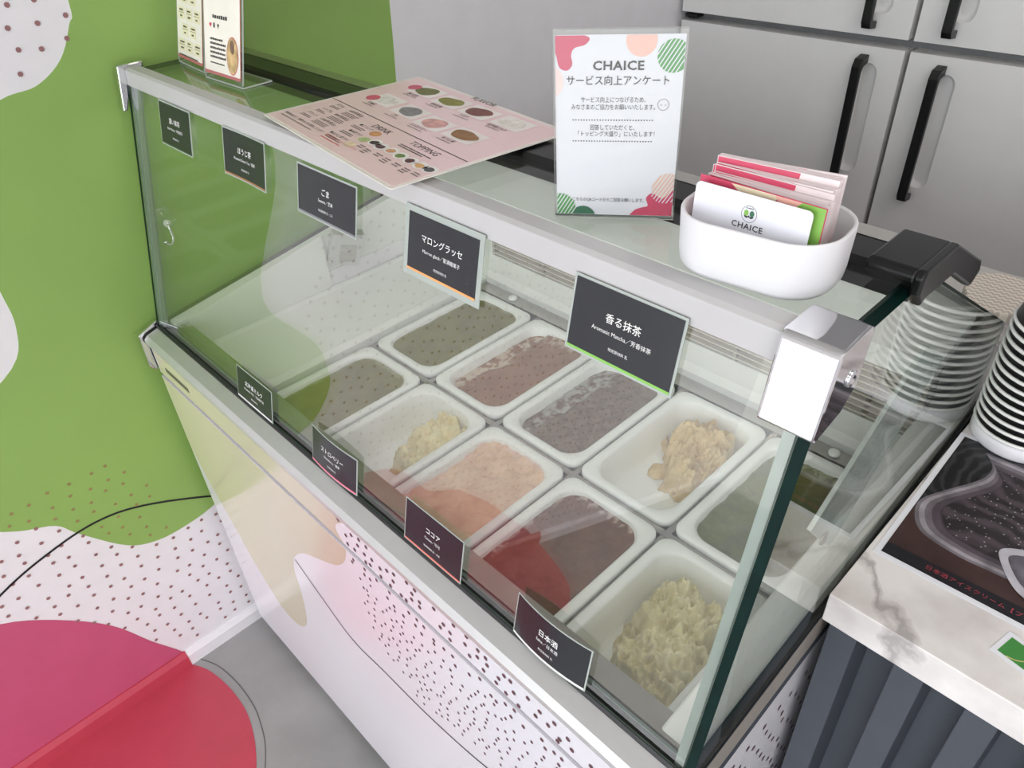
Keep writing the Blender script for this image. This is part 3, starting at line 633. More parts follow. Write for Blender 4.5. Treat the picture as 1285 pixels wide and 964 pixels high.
# ================================================================== FLAVOUR CARDS ON THE FRONT GLASS
GA = math.atan(TL)
M_st = {k: mat('stripe_'+k, c, 0.35) for k, c in dict(darkgreen=(44, 74, 36), brown=(150, 104, 66), grey=(120, 122, 126), orange=(240, 164, 98), green=(132, 190, 88), white=(226, 226, 224), pink=(226, 112, 136), salmon=(214, 108, 92)).items()}
def flavour_card(x0, x1, z0, z1, title, sub, small, stripe, label, out=0.004, bend=0.0, rotz=0.0, lean=0.0, border=0.002, r=0.003, ts=0.0086):
    w_ = x1-x0; zc = (z0+z1)/2; h_ = (z1-z0)/math.cos(GA)
    root = empty('flavour_card', ((x0+x1)/2, yg(zc)-out, zc), (R(90)-GA+lean, 0, rotz))
    tag(root, label, 'price card', 'flavour cards on the front glass')
    def wrap(mbx):
        mbx.v = [(p[0], p[1], p[2]+bend*(1-(2*p[0]/w_)**2)) for p in mbx.v]; return mbx
    N = 10
    def plate(x0_, x1_, y0_, y1_, za, zb):
        m_ = MB(); ls = []
        for k in range(N+1):
            x = x0_+(x1_-x0_)*k/N; ls.append([(x, y0_, za), (x, y1_, za), (x, y1_, zb), (x, y0_, zb)])
        m_.loops(ls, True, True, 0, False); return m_
    wrap(plate(-w_/2, w_/2, -h_/2, h_/2, -0.0008, 0.0)).build('laminate', M_lam, root)
    wrap(plate(-w_/2+border, w_/2-border, -h_/2+border, h_/2-border, -0.0002, 0.0003)).build('printed_sheet', M_card, root)
    if stripe: wrap(plate(-w_/2+border, w_/2-border, -h_/2+border, -h_/2+border+0.0022, 0.0001, 0.0005)).build('colour_stripe', M_st[stripe], root)
    t = MB(); put_text(t, title, ts, 0, h_*0.10, 0.0007, bold=0.00004); wrap(t).build('title_text', M_white_print, root)
    t = MB(); put_text(t, sub, ts*0.56, 0, -h_*0.07, 0.0007); wrap(t).build('subtitle_text', M_white_print, root)
    t = MB(); put_text(t, small, ts*0.36, 0, -h_*0.27, 0.0007); wrap(t).build('allergen_text', M_white_print, root)
    return root
ALG = '特定原材料 乳'
flavour_card(0.134, 0.233, 1.149, 1.208, '濃い抹茶', 'Rich Matcha／特濃抹茶', ALG, 'darkgreen', 'dark card lettered 濃い抹茶 under the top rail, nearest the green wall')
flavour_card(0.326, 0.432, 1.151, 1.209, 'ほうじ茶', 'Roasted Green Tea／焙茶', ALG, 'brown', 'dark card lettered ほうじ茶 under the top rail', bend=-0.002)
flavour_card(0.505, 0.622, 1.150, 1.205, 'ごま', 'Sesame／芝麻', ALG+'・ごま', 'grey', 'dark card lettered ごま with a bracket showing below it')
flavour_card(0.704, 0.816, 1.143, 1.211, 'マロングラッセ', 'Marron glacé／蜜漬糖栗子', ALG, 'orange', 'dark card lettered マロングラッセ with an orange stripe', border=0.006)
flavour_card(0.921, 1.027, 1.150, 1.213, '香る抹茶', 'Aromatic Matcha／芳香抹茶', ALG, 'green', 'dark card lettered 香る抹茶 with a green stripe', border=0.0022)
flavour_card(0.322, 0.424, 0.828, 0.879, '北海道ミルク', 'Hokkaido Milk／北海道牛奶', ALG, 'white', 'dark card lettered 北海道ミルク standing on the black gasket', border=0.0015, out=0.0052, ts=0.0086)
flavour_card(0.529, 0.632, 0.828, 0.881, 'ストロベリー', 'Strawberry／草莓', ALG, 'pink', 'dark card lettered ストロベリー with a pink stripe on the gasket', border=0.0015, out=0.0052, bend=0.0035, ts=0.0086)
flavour_card(0.729, 0.830, 0.828, 0.886, 'ココア', 'Cocoa／可可', ALG+'・大豆', 'salmon', 'dark card lettered ココア with a salmon stripe on the gasket', border=0.0015, out=0.0052, ts=0.0086)
flavour_card(0.914, 1.012, 0.828, 0.881, '日本酒', 'Sake／日本酒', ALG, 'white', 'dark bowed card lettered 日本酒 standing on the gasket', border=0.0015, out=0.0058, bend=0.0055, ts=0.0088)

# ================================================================== SUCTION HOOK on the left end glass
hk = empty('suction_hook', (CX0+0.0082, 0.068, 0.985)); tag(hk, 'clear suction cup hook stuck inside the left end glass', 'hook')
c_ = MB().lathe([(0, 0), (0.020, 0), (0.018, 0.002), (0.009, 0.005), (0.006, 0.008), (0, 0.009)], 28).build('suction_cup', M_acryl, hk); c_.rotation_euler = (0, R(90), 0); c_.location = (0, 0, 0.014)
n_ = MB().lathe([(0, 0), (0.006, 0), (0.006, 0.006), (0, 0.007)], 16).build('hook_base', mat('clear_plastic_white', (222, 226, 222), 0.2), hk); n_.rotation_euler = (0, R(90), 0); n_.location = (0.008, 0, 0.010)
MB().tube([(0.013, 0, 0.012), (0.015, 0.0, 0.0), (0.0155, 0.001, -0.012), (0.016, -0.002, -0.020), (0.018, -0.008, -0.023), (0.019, -0.014, -0.019), (0.020, -0.016, -0.013)], 0.0024, 10).build('wire_hook', M_chrome, hk)

# ================================================================== ON TOP OF THE CASE
# --- pink laminated menu
MA = math.atan2(0.0567-0.0963, 0.7223-0.4225)
menu = empty('pink_menu', (0.4225, 0.0963, 1.2368), (0, 0, MA)); tag(menu, 'pink laminated flavour menu lying across the top of the display case', 'menu')
MW, MD = 0.3025, 0.213
M_mpink = mat('menu_pink', (238, 206, 208), 0.3, var=0.03, scale=7, coat=0.3)
MB().prism(rrect(MW, MD, 0.004, 4, MW/2, MD/2), 2, 0, 0.0008).build('laminate_sheet', mat('laminate_cream', (236, 230, 222), 0.25), menu)
MB().prism(rrect(MW-0.009, MD-0.009, 0.001, 2, MW/2, MD/2), 2, 0.0007, 0.0010).build('printed_page', M_mpink, menu)
def ML(x, y):
    dx, dy = x-0.4225, y-0.0963; c, s_ = math.cos(-MA), math.sin(-MA); return dx*c-dy*s_, dx*s_+dy*c
ZP = 0.0012
wr = MB(); t1 = MB(); t2 = MB(); tr_ = MB()
fl_items = [((0.5129, 0.2695), (112, 112, 62), '濃い抹茶'), ((0.5691, 0.2598), (136, 132, 62), '香る抹茶'), ((0.6244, 0.2536), (122, 72, 66), 'ココア'), ((0.682, 0.2497), (226, 220, 212), '北海道ミルク'),
            ((0.5, 0.2182), (222, 218, 210), '日本酒'), ((0.5583, 0.208), (134, 132, 134), 'ごま'), ((0.6133, 0.1979), (214, 162, 158), 'ストロベリー'), ((0.6691, 0.1928), (146, 106, 68), 'ほうじ茶')]
for k, (p, c, nm) in enumerate(fl_items):
    u, v = ML(*p)
    wr.flat([(u-0.024, v-0.015), (u+0.026, v-0.015), (u+0.026, v+0.015), (u-0.024, v+0.015)], ZP)
    b_ = MB().flat([(u+q[0], v+q[1]) for q in blob(0.0195, 0.0115, k, amp=0.16)], ZP+0.0002)
    b_.build('flavour_picture', mat('menu_ice_%d' % k, c, 0.5, var=0.22, scale=140), menu)
    put_text(t1, nm, 0.0056, u-0.002, v-0.0195, ZP+0.0002, bold=0.00008); fine_print(t2, u-0.016, v-0.0245, 0.03, 0.0016, 1, k, ZP+0.0002)
wr.build('picture_frames', mat('menu_white_panel', (238, 230, 226), 0.4), menu)
for q in ((0.4778, 0.2144), (0.4862, 0.2720)):
    u, v = ML(*q); MB().flat(circle(u, v, 0.0105, 20, 0.0085), ZP+0.0003).build('red_badge', mat('menu_badge_red', (208, 84, 112), 0.4), menu)
a, b = ML(0.4378, 0.1831), ML(0.7279, 0.1451)
t1.flat([(a[0], a[1]-0.0006), (b[0], a[1]-0.0006), (b[0], a[1]+0.0006), (a[0], a[1]+0.0006)], ZP)
u, v = ML(0.600, 0.2832); put_text(t1, 'FLAVOR', 0.0125, u, v, ZP)
u, v = ML(0.5822, 0.1504); put_text(t1, 'DRINK', 0.0125, u, v, ZP)
u, v = ML(0.6662, 0.1413); put_text(t1, 'TOPPING', 0.0125, u, v, ZP)
fine_print(t1, u-0.03, v-0.010, 0.062, 0.0022, 2, 77, ZP)
tops = [((0.6141, 0.1205), (66, 46, 52)), ((0.6285, 0.117), (96, 62, 72)), ((0.6464, 0.1167), (214, 160, 120)), ((0.6643, 0.114), (112, 136, 72)), ((0.6823, 0.1119), (92, 46, 54)), ((0.6997, 0.1098), (212, 168, 112)), ((0.715, 0.1091), (84, 82, 84))]
for k, (p, c) in enumerate(tops):
    u, v = ML(*p); u -= (6-k)*0.0006
    MB().flat(circle(u, v, 0.0098, 20, 0.0078), ZP).build('topping_plate', mat('menu_plate_white', (238, 234, 230), 0.4), menu)
    MB().flat([(u+q[0], v+q[1]-0.001) for q in blob(0.0062, 0.0045, k+20)], ZP+0.0003).build('topping_picture', mat('menu_top_%d' % k, c, 0.5, var=0.2, scale=160), menu)
    fine_print(t2, u-0.006, v-0.014, 0.012, 0.0024, 2+(k % 2), 60+k, ZP)
for k, (p, c, nm) in enumerate([((0.5883, 0.1372), (196, 140, 92), 'ドリンク'), ((0.5931, 0.1193), (172, 188, 128), '抹茶ラテ'), ((0.593, 0.1013), (224, 204, 172), 'ほうじ茶ラテ')]):
    u, v = ML(*p); MB().flat(circle(u, v, 0.0085, 18, 0.0062), ZP).build('drink_picture', mat('menu_drink_%d' % k, c, 0.5, var=0.3, scale=120), menu)
    put_text(t1, '●'+nm, 0.0058, u-0.012, v+0.003, ZP, align='RIGHT'); fine_print(t2, u-0.045, v-0.003, 0.032, 0.0020, 2, 90+k, ZP)
for k, (nm, pr_) in enumerate((('ダブル', '600円(税込)'), ('トリプル', '800円(税込)'), ('クワッド', '1,000円(税込)'))):
    u, v = 0.030, 0.080-k*0.0185
    put_text(t1, nm, 0.0064, u, v, ZP, align='LEFT'); put_text(t1, pr_, 0.0064, u+0.034, v, ZP, align='LEFT')
    fine_print(t2, u, v-0.006, 0.024, 0.0018, 2, 120+k, ZP); fine_print(t2, u+0.036, v-0.006, 0.036, 0.0018, 3, 130+k, ZP)
put_text(t1, '●抹茶は全て、京都のものを使用しています', 0.0050, 0.012, 0.0235, ZP, align='LEFT'); fine_print(t2, 0.014, 0.017, 0.085, 0.0018, 1, 140, ZP)
put_text(tr_, '当店は完全キャッシュレスです', 0.0050, 0.118, 0.0235, ZP, align='LEFT'); fine_print(tr_, 0.120, 0.017, 0.05, 0.0018, 1, 141, ZP)
t1.build('heading_text', M_dark_print, menu); tag(t2.build('fine_print', mat('print_grey', (110, 100, 100), 0.5, var=0), menu), kind='stuff'); tr_.build('red_text', mat('print_red', (214, 84, 80), 0.5, var=0), menu)

# --- acrylic survey sign
M_crim = mat('print_crimson', (206, 72, 104), 0.4, var=0.02); M_peach = mat('print_peach', (240, 190, 176), 0.4, var=0.02)
M_grn = mat('print_green', (84, 156, 84), 0.4, var=0.03); M_dgrn = mat('print_dark_green', (58, 112, 84), 0.4, var=0.03); M_lgrn = mat('print_leaf_green', (134, 184, 84), 0.4, var=0.03)
SA = math.atan2(0.1812-0.1241, 0.9415-0.8624)
sign = empty('survey_sign', (0.8624, 0.1241, 1.2285), (R(90), 0, SA)); tag(sign, 'clear acrylic sign holding a white printed survey sheet beside the card box', 'sign')
SW, SH = 0.0976, 0.1465
MB().prism([(0, 0.001), (SW, 0.001), (SW, SH), (0, SH)], 2, 0.0016, 0.0032, 0, 1).build('front_acrylic', [M_acryl, M_acr_edge], sign)
MB().prism([(0, 0.001), (SW, 0.001), (SW, SH), (0, SH)], 2, -0.0016, -0.0001, 0, 1).build('back_acrylic', [M_acryl, M_acr_edge], sign)
MB().prism([(0, 0.0), (SW, 0.0), (SW, 0.0018), (0, 0.0018)], 2, -0.040, -0.0016, 0, 1).build('acrylic_foot', [M_acryl, M_acr_edge], sign)
sh_ = MB().box((0.0015, 0.003, 0.0), (SW-0.0015, SH-0.004, 0.0004)).build('survey_sheet', M_paper, sign)
Zs = 0.0007
def clip_rect(poly, x0, x1, y0, y1):
    def cl(ps, ins, isect):
        out = []
        for i in range(len(ps)):
            a, b = ps[i-1], ps[i]
            if ins(b):
                if not ins(a): out.append(isect(a, b))
                out.append(b)
            elif ins(a): out.append(isect(a, b))
        return out
    ix = lambda X: (lambda a, b: (X, a[1]+(b[1]-a[1])*(X-a[0])/(b[0]-a[0])))
    iy = lambda Y: (lambda a, b: (a[0]+(b[0]-a[0])*(Y-a[1])/(b[1]-a[1]), Y))
    p = cl(poly, lambda q: q[0] >= x0, ix(x0)); p = cl(p, lambda q: q[0] <= x1, ix(x1)) if p else p
    p = cl(p, lambda q: q[1] >= y0, iy(y0)) if p else p; p = cl(p, lambda q: q[1] <= y1, iy(y1)) if p else p
    return p
def SP(poly, name, m, z=Zs, stripes=None):
    p = clip_rect(poly, 0.0018, SW-0.0018, 0.0034, SH-0.0044)
    if len(p) > 2: MB().flat(p, z).build(name, m, sign)
def SXY(px, py):   # from zoomed picture pixels (742x964 crop) to sheet coordinates
    return ((px-42)/600*SW*1.0, (900-py)/850*(SH-0.006)+0.002)
crim1 = smooth_closed([SXY(*q) for q in ((30, 40), (120, 40), (205, 60), (190, 90), (140, 105), (125, 135), (130, 175), (105, 200), (70, 185), (55, 130), (30, 110))], 5)
SP(crim1, 'crimson_shape', M_crim)
SP([(SXY(440, 75)[0]+q[0], SXY(440, 75)[1]+q[1]) for q in circle(0, 0, 0.0112)], 'peach_circle', M_peach)
g_c = SXY(585, 140); SP([(g_c[0]+q[0], g_c[1]+q[1]) for q in circle(0, 0, 0.0118)], 'green_circle', M_grn, Zs+0.0001)
pk = SXY(50, 250); SP([(pk[0]+q[0]-0.006, pk[1]+q[1]) for q in circle(0, 0, 0.0125)], 'pale_pink_circle', mat('print_pale_pink', (246, 216, 212), 0.4), Zs-0.0001)
g2 = SXY(70, 860); SP([(g2[0]+q[0], g2[1]+q[1]) for q in circle(0, 0, 0.0125)], 'green_circle', M_grn)
g3 = SXY(185, 900); SP([(g3[0]+q[0], g3[1]+q[1]-0.002) for q in circle(0, 0, 0.0105)], 'dark_green_circle', M_dgrn, Zs+0.0001)
p2 = SXY(590, 750); SP([(p2[0]+q[0]+0.002, p2[1]+q[1]) for q in circle(0, 0, 0.0125)], 'peach_circle', mat('print_peach_beige', (232, 196, 178), 0.4))
crim2 = smooth_closed([SXY(*q) for q in ((640, 930), (420, 930), (440, 870), (480, 850), (510, 840), (500, 800), (530, 775), (580, 800), (640, 760))], 5)
SP(crim2, 'crimson_shape', M_crim, Zs+0.0002)
st = MB()
for c0, rad, zz in ((g_c, 0.0118, 3), (g2, 0.0125, 3), (p2, 0.0125, 3)):
    for k in range(-4, 5):
        cs = 0.0026*k; h_ = math.sqrt(max(0, rad*rad-cs*cs)); d = (math.cos(R(58)), math.sin(R(58))); n_ = (-d[1], d[0])
        if h_ < 0.001: continue
        if c0 is g_c and k < -3: continue
        q = [(c0[0]+n_[0]*(cs+e)+d[0]*l, c0[1]+n_[1]*(cs+e)+d[1]*l) for e, l in ((-0.0004, -h_), (0.0004, -h_), (0.0004, h_), (-0.0004, h_))]
        q = clip_rect(q, 0.0018, SW-0.0018, 0.0034, SH-0.0044)
        if len(q) > 2: st.flat(q, Zs+0.0003)
st.build('stripe_print', M_paper, sign)
tt = MB()
cx_ = SW*0.497
put_text(tt, 'CHAICE', 0.0090, cx_, SXY(0, 181)[1], Zs+0.0002, bold=0.00022, sx=1.12, spacing=1.08)
put_text(tt, 'サービス向上アンケート', 0.0076, cx_, SXY(0, 246)[1], Zs+0.0002, bold=0.00005, sx=0.93)
put_text(tt, 'サービス向上につなげるため、', 0.0046, cx_-0.002, SXY(0, 330)[1], Zs+0.0002, sx=0.80); put_text(tt, 'みなさまのご協力をお願いいたします。', 0.0046, cx_-0.002, SXY(0, 363)[1], Zs+0.0002, sx=0.80)
put_text(tt, '回答していただくと、', 0.0046, cx_-0.002, SXY(0, 457)[1], Zs+0.0002, sx=0.80); put_text(tt, '「トッピング大盛り」にいたします！', 0.0046, cx_, SXY(0, 487)[1], Zs+0.0002, sx=0.82)
put_text(tt, 'こちらのQRコードからご回答お願いします。', 0.0036, cx_-0.004, SXY(0, 815)[1], Zs+0.0002, sx=0.82)
for yy in (421, 520):
    for k in range(30):
        x = SXY(135, 0)[0]+k*(SXY(508, 0)[0]-SXY(135, 0)[0])/29; tt.flat(circle(x, SXY(0, yy)[1], 0.00055, 6), Zs+0.0002)
fc = SXY(553, 350); ro = circle(fc[0], fc[1], 0.0043, 24); ri = circle(fc[0], fc[1], 0.0040, 24)
tt.add([(*p, Zs+0.0002) for p in ro+ri], [(i, (i+1) % 24, (i+1) % 24+24, i+24) for i in range(24)])
for dx in (-0.0016, 0.0016): tt.flat([(fc[0]+dx-0.0007, fc[1]-0.0004), (fc[0]+dx+0.0007, fc[1]-0.0004), (fc[0]+dx+0.0007, fc[1]-0.0001), (fc[0]+dx-0.0007, fc[1]-0.0001)], Zs+0.0002)
tt.build('survey_text', M_dark_print, sign)

# --- the two acrylic menu stands at the left
def menu_stand(x0, y0, ang, name_label, pages):
    r_ = empty('menu_stand', (x0, y0, 1.2282), (0, 0, ang)); tag(r_, name_label, 'menu stand')
    w_, h_ = 0.1035, 0.152
    MB().prism([(0, 0), (w_, 0), (w_, 0.044), (0, 0.044)], 2, 0.0, 0.002, 0, 1).build('acrylic_foot', [M_acryl, M_acr_edge], r_)
    pl_ = MB().prism(rrect(w_, h_, 0.004, 4, w_/2, h_/2+0.001), 2, 0.0, 0.0022, 0, 1).build('acrylic_plate', [M_acryl, M_acr_edge], r_)
    pl_.rotation_euler = (R(90-16), 0, 0); pl_.location = (0, 0.001, 0.0012); r_ = pl_
    MB().prism(rrect(w_-0.006, h_-0.008, 0.003, 4, w_/2, h_/2+0.003), 2, 0.0023, 0.0027).build('printed_sheet', mat('stand_border_rose', (190, 112, 112), 0.4), r_)
    MB().prism(rrect(w_-0.008, h_-0.014, 0.002, 4, w_/2-0.0003, h_/2+0.004), 2, 0.0026, 0.0029).build('sheet_page', mat('stand_page_cream', (242, 238, 226), 0.4), r_)
    return r_, w_, h_
s1, w_, h_ = menu_stand(0.045, 0.163, R(-4.5), 'acrylic stand with the topping list, nearest the green wall', 0)
t = MB(); pz = 0.0032; yb_ = MB()
for row in range(6):
    for c in range(3 if row % 2 == 0 else 2):
        x = (0.012+c*0.030) if row % 2 == 0 else (0.026+c*0.030); y = 0.020+row*0.0215
        yb_.flat([(x-0.002, y-0.002), (x+0.022, y-0.002), (x+0.022, y+0.014), (x-0.002, y+0.014)], pz); fine_print(t, x+0.003, y+0.010, 0.015, 0.0028, 1, row*5+c, pz+0.0002); t.flat([(x, y+0.0062), (x+0.020, y+0.0062), (x+0.020, y+0.0067), (x, y+0.0067)], pz+0.0002); fine_print(t, x+0.006, y+0.002, 0.009, 0.0028, 1, row*7+c, pz+0.0002)
fine_print(t, 0.010, 0.012, 0.085, 0.0022, 1, 99, pz+0.0002)
yb_.build('price_boxes', mat('stand_box_yellow', (236, 230, 196), 0.4), s1); tag(t.build('fine_print', M_dark_print, s1), kind='stuff')
s2, w_, h_ = menu_stand(0.1685, 0.146, R(1.7), 'acrylic stand with a social media card and food picture, beside the pink menu', 1)
t = MB(); fine_print(t, 0.028, 0.080, 0.048, 0.006, 1, 200, pz); fine_print(t, 0.020, 0.052, 0.042, 0.0036, 5, 201, pz); fine_print(t, 0.020, 0.022, 0.04, 0.0022, 1, 202, pz)
t.flat([(0.030, 0.066), (0.034, 0.066), (0.034, 0.071), (0.032, 0.073), (0.030, 0.071)], pz); t.flat([(0.040, 0.071), (0.046, 0.071), (0.043, 0.065)], pz)
tag(t.build('fine_print', M_dark_print, s2), kind='stuff')
hr = [(0.022+0.0035*(16*math.sin(a)**3)/17, 0.0690+0.0035*(13*math.cos(a)-5*math.cos(2*a)-2*math.cos(3*a)-math.cos(4*a))/17) for a in (2*math.pi*i/24 for i in range(24))]
MB().flat(hr, pz).build('heart_print', M_crim, s2)
MB().flat(circle(0.080, 0.036, 0.0155, 28, 0.0235), pz).build('picture_border', M_crim, s2)
MB().flat(circle(0.080, 0.036, 0.0145, 28, 0.0225), pz+0.0002).build('food_picture', mat('food_print', (198, 170, 120), 0.5, var=0.35, scale=110), s2)
MB().flat([(0.080+q[0], 0.047+q[1]) for q in blob(0.006, 0.008, 5)], pz+0.0004).build('food_detail', mat('food_print_brown', (120, 92, 78), 0.5, var=0.3, scale=200), s2)

# --- white box with leaflets
BA = R(7); bx_c = (1.0395, 0.1480)
boxr = empty('card_box', (*bx_c, 1.2312), (0, 0, BA)); tag(boxr, 'white rounded plastic box holding leaflets on top of the case', 'card box')
BWd, BDp, BH = 0.114, 0.078, 0.044
LB = lambda g, r_, z: [(x, y, z) for x, y in rrect(BWd+g, BDp+g, r_, 9)]
mb = MB().loops([LB(-0.018, 0.026, 0.0), LB(-0.008, 0.030, 0.0015), LB(-0.002, 0.032, 0.006), LB(0.0, 0.033, 0.014), LB(0.002, 0.034, BH-0.0015), LB(0.0012, 0.0336, BH-0.0003), LB(-0.0016, 0.0322, BH), LB(-0.0044, 0.0308, BH-0.0012), LB(-0.006, 0.030, 0.010), LB(-0.02, 0.025, 0.0035)], True, True)
mb.build('box_shell', mat('box_white_plastic', (222, 222, 224), 0.35, var=0.01, sss=0.1), boxr)
def to_box(lx, ly, lz=0): return (bx_c[0]+lx*math.cos(BA)-ly*math.sin(BA), bx_c[1]+lx*math.sin(BA)+ly*math.cos(BA), 1.2312+lz)
M_lc = mat('leaflet_crimson', (208, 74, 104), 0.4, var=0.04); M_lw = mat('leaflet_white', (238, 226, 226), 0.45, var=0.02); M_lcream = mat('leaflet_cream', (232, 220, 188), 0.4)
LFW, LFH = 0.088, 0.0565
def make_leaflet():
    r_ = empty('leaflet', (0, 0, 0))
    # folded sheet: front and back leaves joined at the left fold
    m_ = MB(); m_.prism([(-LFW/2, 0.0004), (-LFW/2+0.001, -0.0003), (LFW/2, -0.0011), (LFW/2, -0.0008), (-LFW/2+0.001, 0.0), (LFW/2, 0.0008), (LFW/2, 0.0011), (-LFW/2+0.001, 0.0006)], 2, 0, LFH)
    m_.build('folded_sheet', M_lw, r_)
    def fr(poly, name, m, dy=0.0):
        p = clip_rect(poly, -LFW/2+0.001, LFW/2-0.0003, 0.0005, LFH-0.0004)
        q = MB(); tri = tessellate_polygon([[Vector((a[0], a[1], 0)) for a in p]])
        q.add([(a[0], -0.0003-(a[0]+LFW/2)/LFW*0.0008-0.00015-dy, a[1]) for a in p], [tuple(t_) for t_ in tri]); q.build(name, m, r_)
    fr([(-LFW/2, 0), (LFW*0.10, 0), (LFW*0.16, 0.03), (LFW*0.20, LFH), (-LFW/2, LFH)], 'crimson_cover', M_lc)
    return r_
lf0 = make_leaflet()
NL = 16; lst = []
for k in range(NL):
    o = lf0 if k == 0 else copy_tree(lf0)
    t_ = k/(NL-1); rr = random.Random(k)
    o.location = to_box(-0.004+0.004*t_+rr.uniform(-0.0012, 0.0012), -0.009+0.024*t_, 0.0046)
    o.rotation_euler = (R(-4-5*t_), R(rr.uniform(-1.0, 1.0)), BA+R(-8+rr.uniform(-0.5, 0.5)+9*t_))
    g_ = 0 if k < 6 else (1 if k < 11 else 2); o.scale = (1, 1, 1+0.07*g_); o.location.x -= 0.002*g_
    tag(o, 'crimson and white folded leaflet in the bundle behind the front cards', 'leaflet', 'leaflets bundled in the white box'); lst.append(o)
# front leaflet with the coloured cover shapes
ff = empty('leaflet', to_box(-0.003, -0.0150, 0.0042), (R(-4), 0, BA+R(-7))); tag(ff, 'front leaflet with cream, peach and green shapes behind the white card', 'leaflet')
LW2, LH2 = 0.094, 0.0585
MB().box((-LW2/2, 0, 0), (LW2/2, 0.0006, LH2)).build('cover', M_lc, ff)
def ffp(poly, name, m, dy):
    p = clip_rect(poly, -LW2/2+0.0004, LW2/2-0.0004, 0.0005, LH2-0.0004)
    q = MB(); tri = tessellate_polygon([[Vector((a[0], a[1], 0)) for a in p]]); q.add([(a[0], -dy, a[1]) for a in p], [tuple(t_) for t_ in tri]); q.build(name, m, ff)
ffp(smooth_closed([(-0.027, LH2+0.01), (0.015, LH2+0.01), (0.012, 0.055), (-0.005, 0.05), (-0.022, 0.058)], 4), 'cream_shape', M_lcream, 0.0002)
ffp(smooth_closed([(0.012, LH2+0.008), (0.036, LH2+0.008), (0.034, 0.05), (0.014, 0.054)], 4), 'peach_shape', mat('leaflet_peach', (240, 184, 168), 0.4), 0.0003)
ffp(smooth_closed([(0.030, 0.058), (0.046, 0.060), (0.050, 0.03), (0.046, 0.012), (0.026, 0.012), (0.022, 0.04)], 4), 'green_shape', M_lgrn, 0.0004)
ffp(smooth_closed([(0.030, 0.022), (0.05, 0.024), (0.05, -0.01), (0.02, -0.01)], 4), 'dark_shape', mat('leaflet_dark', (90, 84, 86), 0.4), 0.0005)
# white card in front
wc = empty('white_card', to_box(-0.0055, -0.0225, 0.0042), (R(-5), 0, BA+R(-6))); tag(wc, 'white rounded card with a small round emblem at the front of the box', 'card')
CWd, CH = 0.0865, 0.0570
MB().prism(rrect(CWd, CH, 0.004, 5, 0, CH/2), 1, 0.0, 0.0007).build('card_sheet', M_paper, wc)
def to_front(mbx, dy): mbx.v = [(p[0], -dy-p[2], p[1]) for p in mbx.v]; return mbx
t = MB(); put_text(t, 'CHAICE', 0.0058, 0.0, 0.0350, bold=0.0001, sx=1.05, spacing=1.12)
put_text(t, 'こころを体感した、', 0.0036, 0.010, 0.0272, sx=0.85)
ro = circle(0, 0.0440, 0.0058, 28); ri = circle(0, 0.0440, 0.0055, 28)
t.add([(*p, 0) for p in ro+ri], [(i, (i+1) % 28, (i+1) % 28+28, i+28) for i in range(28)])
for sx_ in (-1, 1):
    t.flat([(sx_*(0.0003), 0.0422), (sx_*0.0038, 0.0430), (sx_*0.0030, 0.0415), (sx_*0.0012, 0.0410)], 0)
t.flat([(-0.0010, 0.0422), (0, 0.0434), (0.0010, 0.0422), (0, 0.0416)], 0); fine_print(t, -0.0028, 0.0480, 0.0058, 0.0009, 1, 3, 0)
to_front(t, 0.0002).build('emblem_text', M_dark_print, wc)
to_front(MB().flat(circle(-0.0021, 0.0446, 0.0017, 16, 0.0021), 0), 0.0003).build('emblem_leaf', M_lgrn, wc); to_front(MB().flat(circle(0.0021, 0.0446, 0.0017, 16, 0.0021), 0), 0.0003).build('emblem_leaf', M_dgrn, wc)

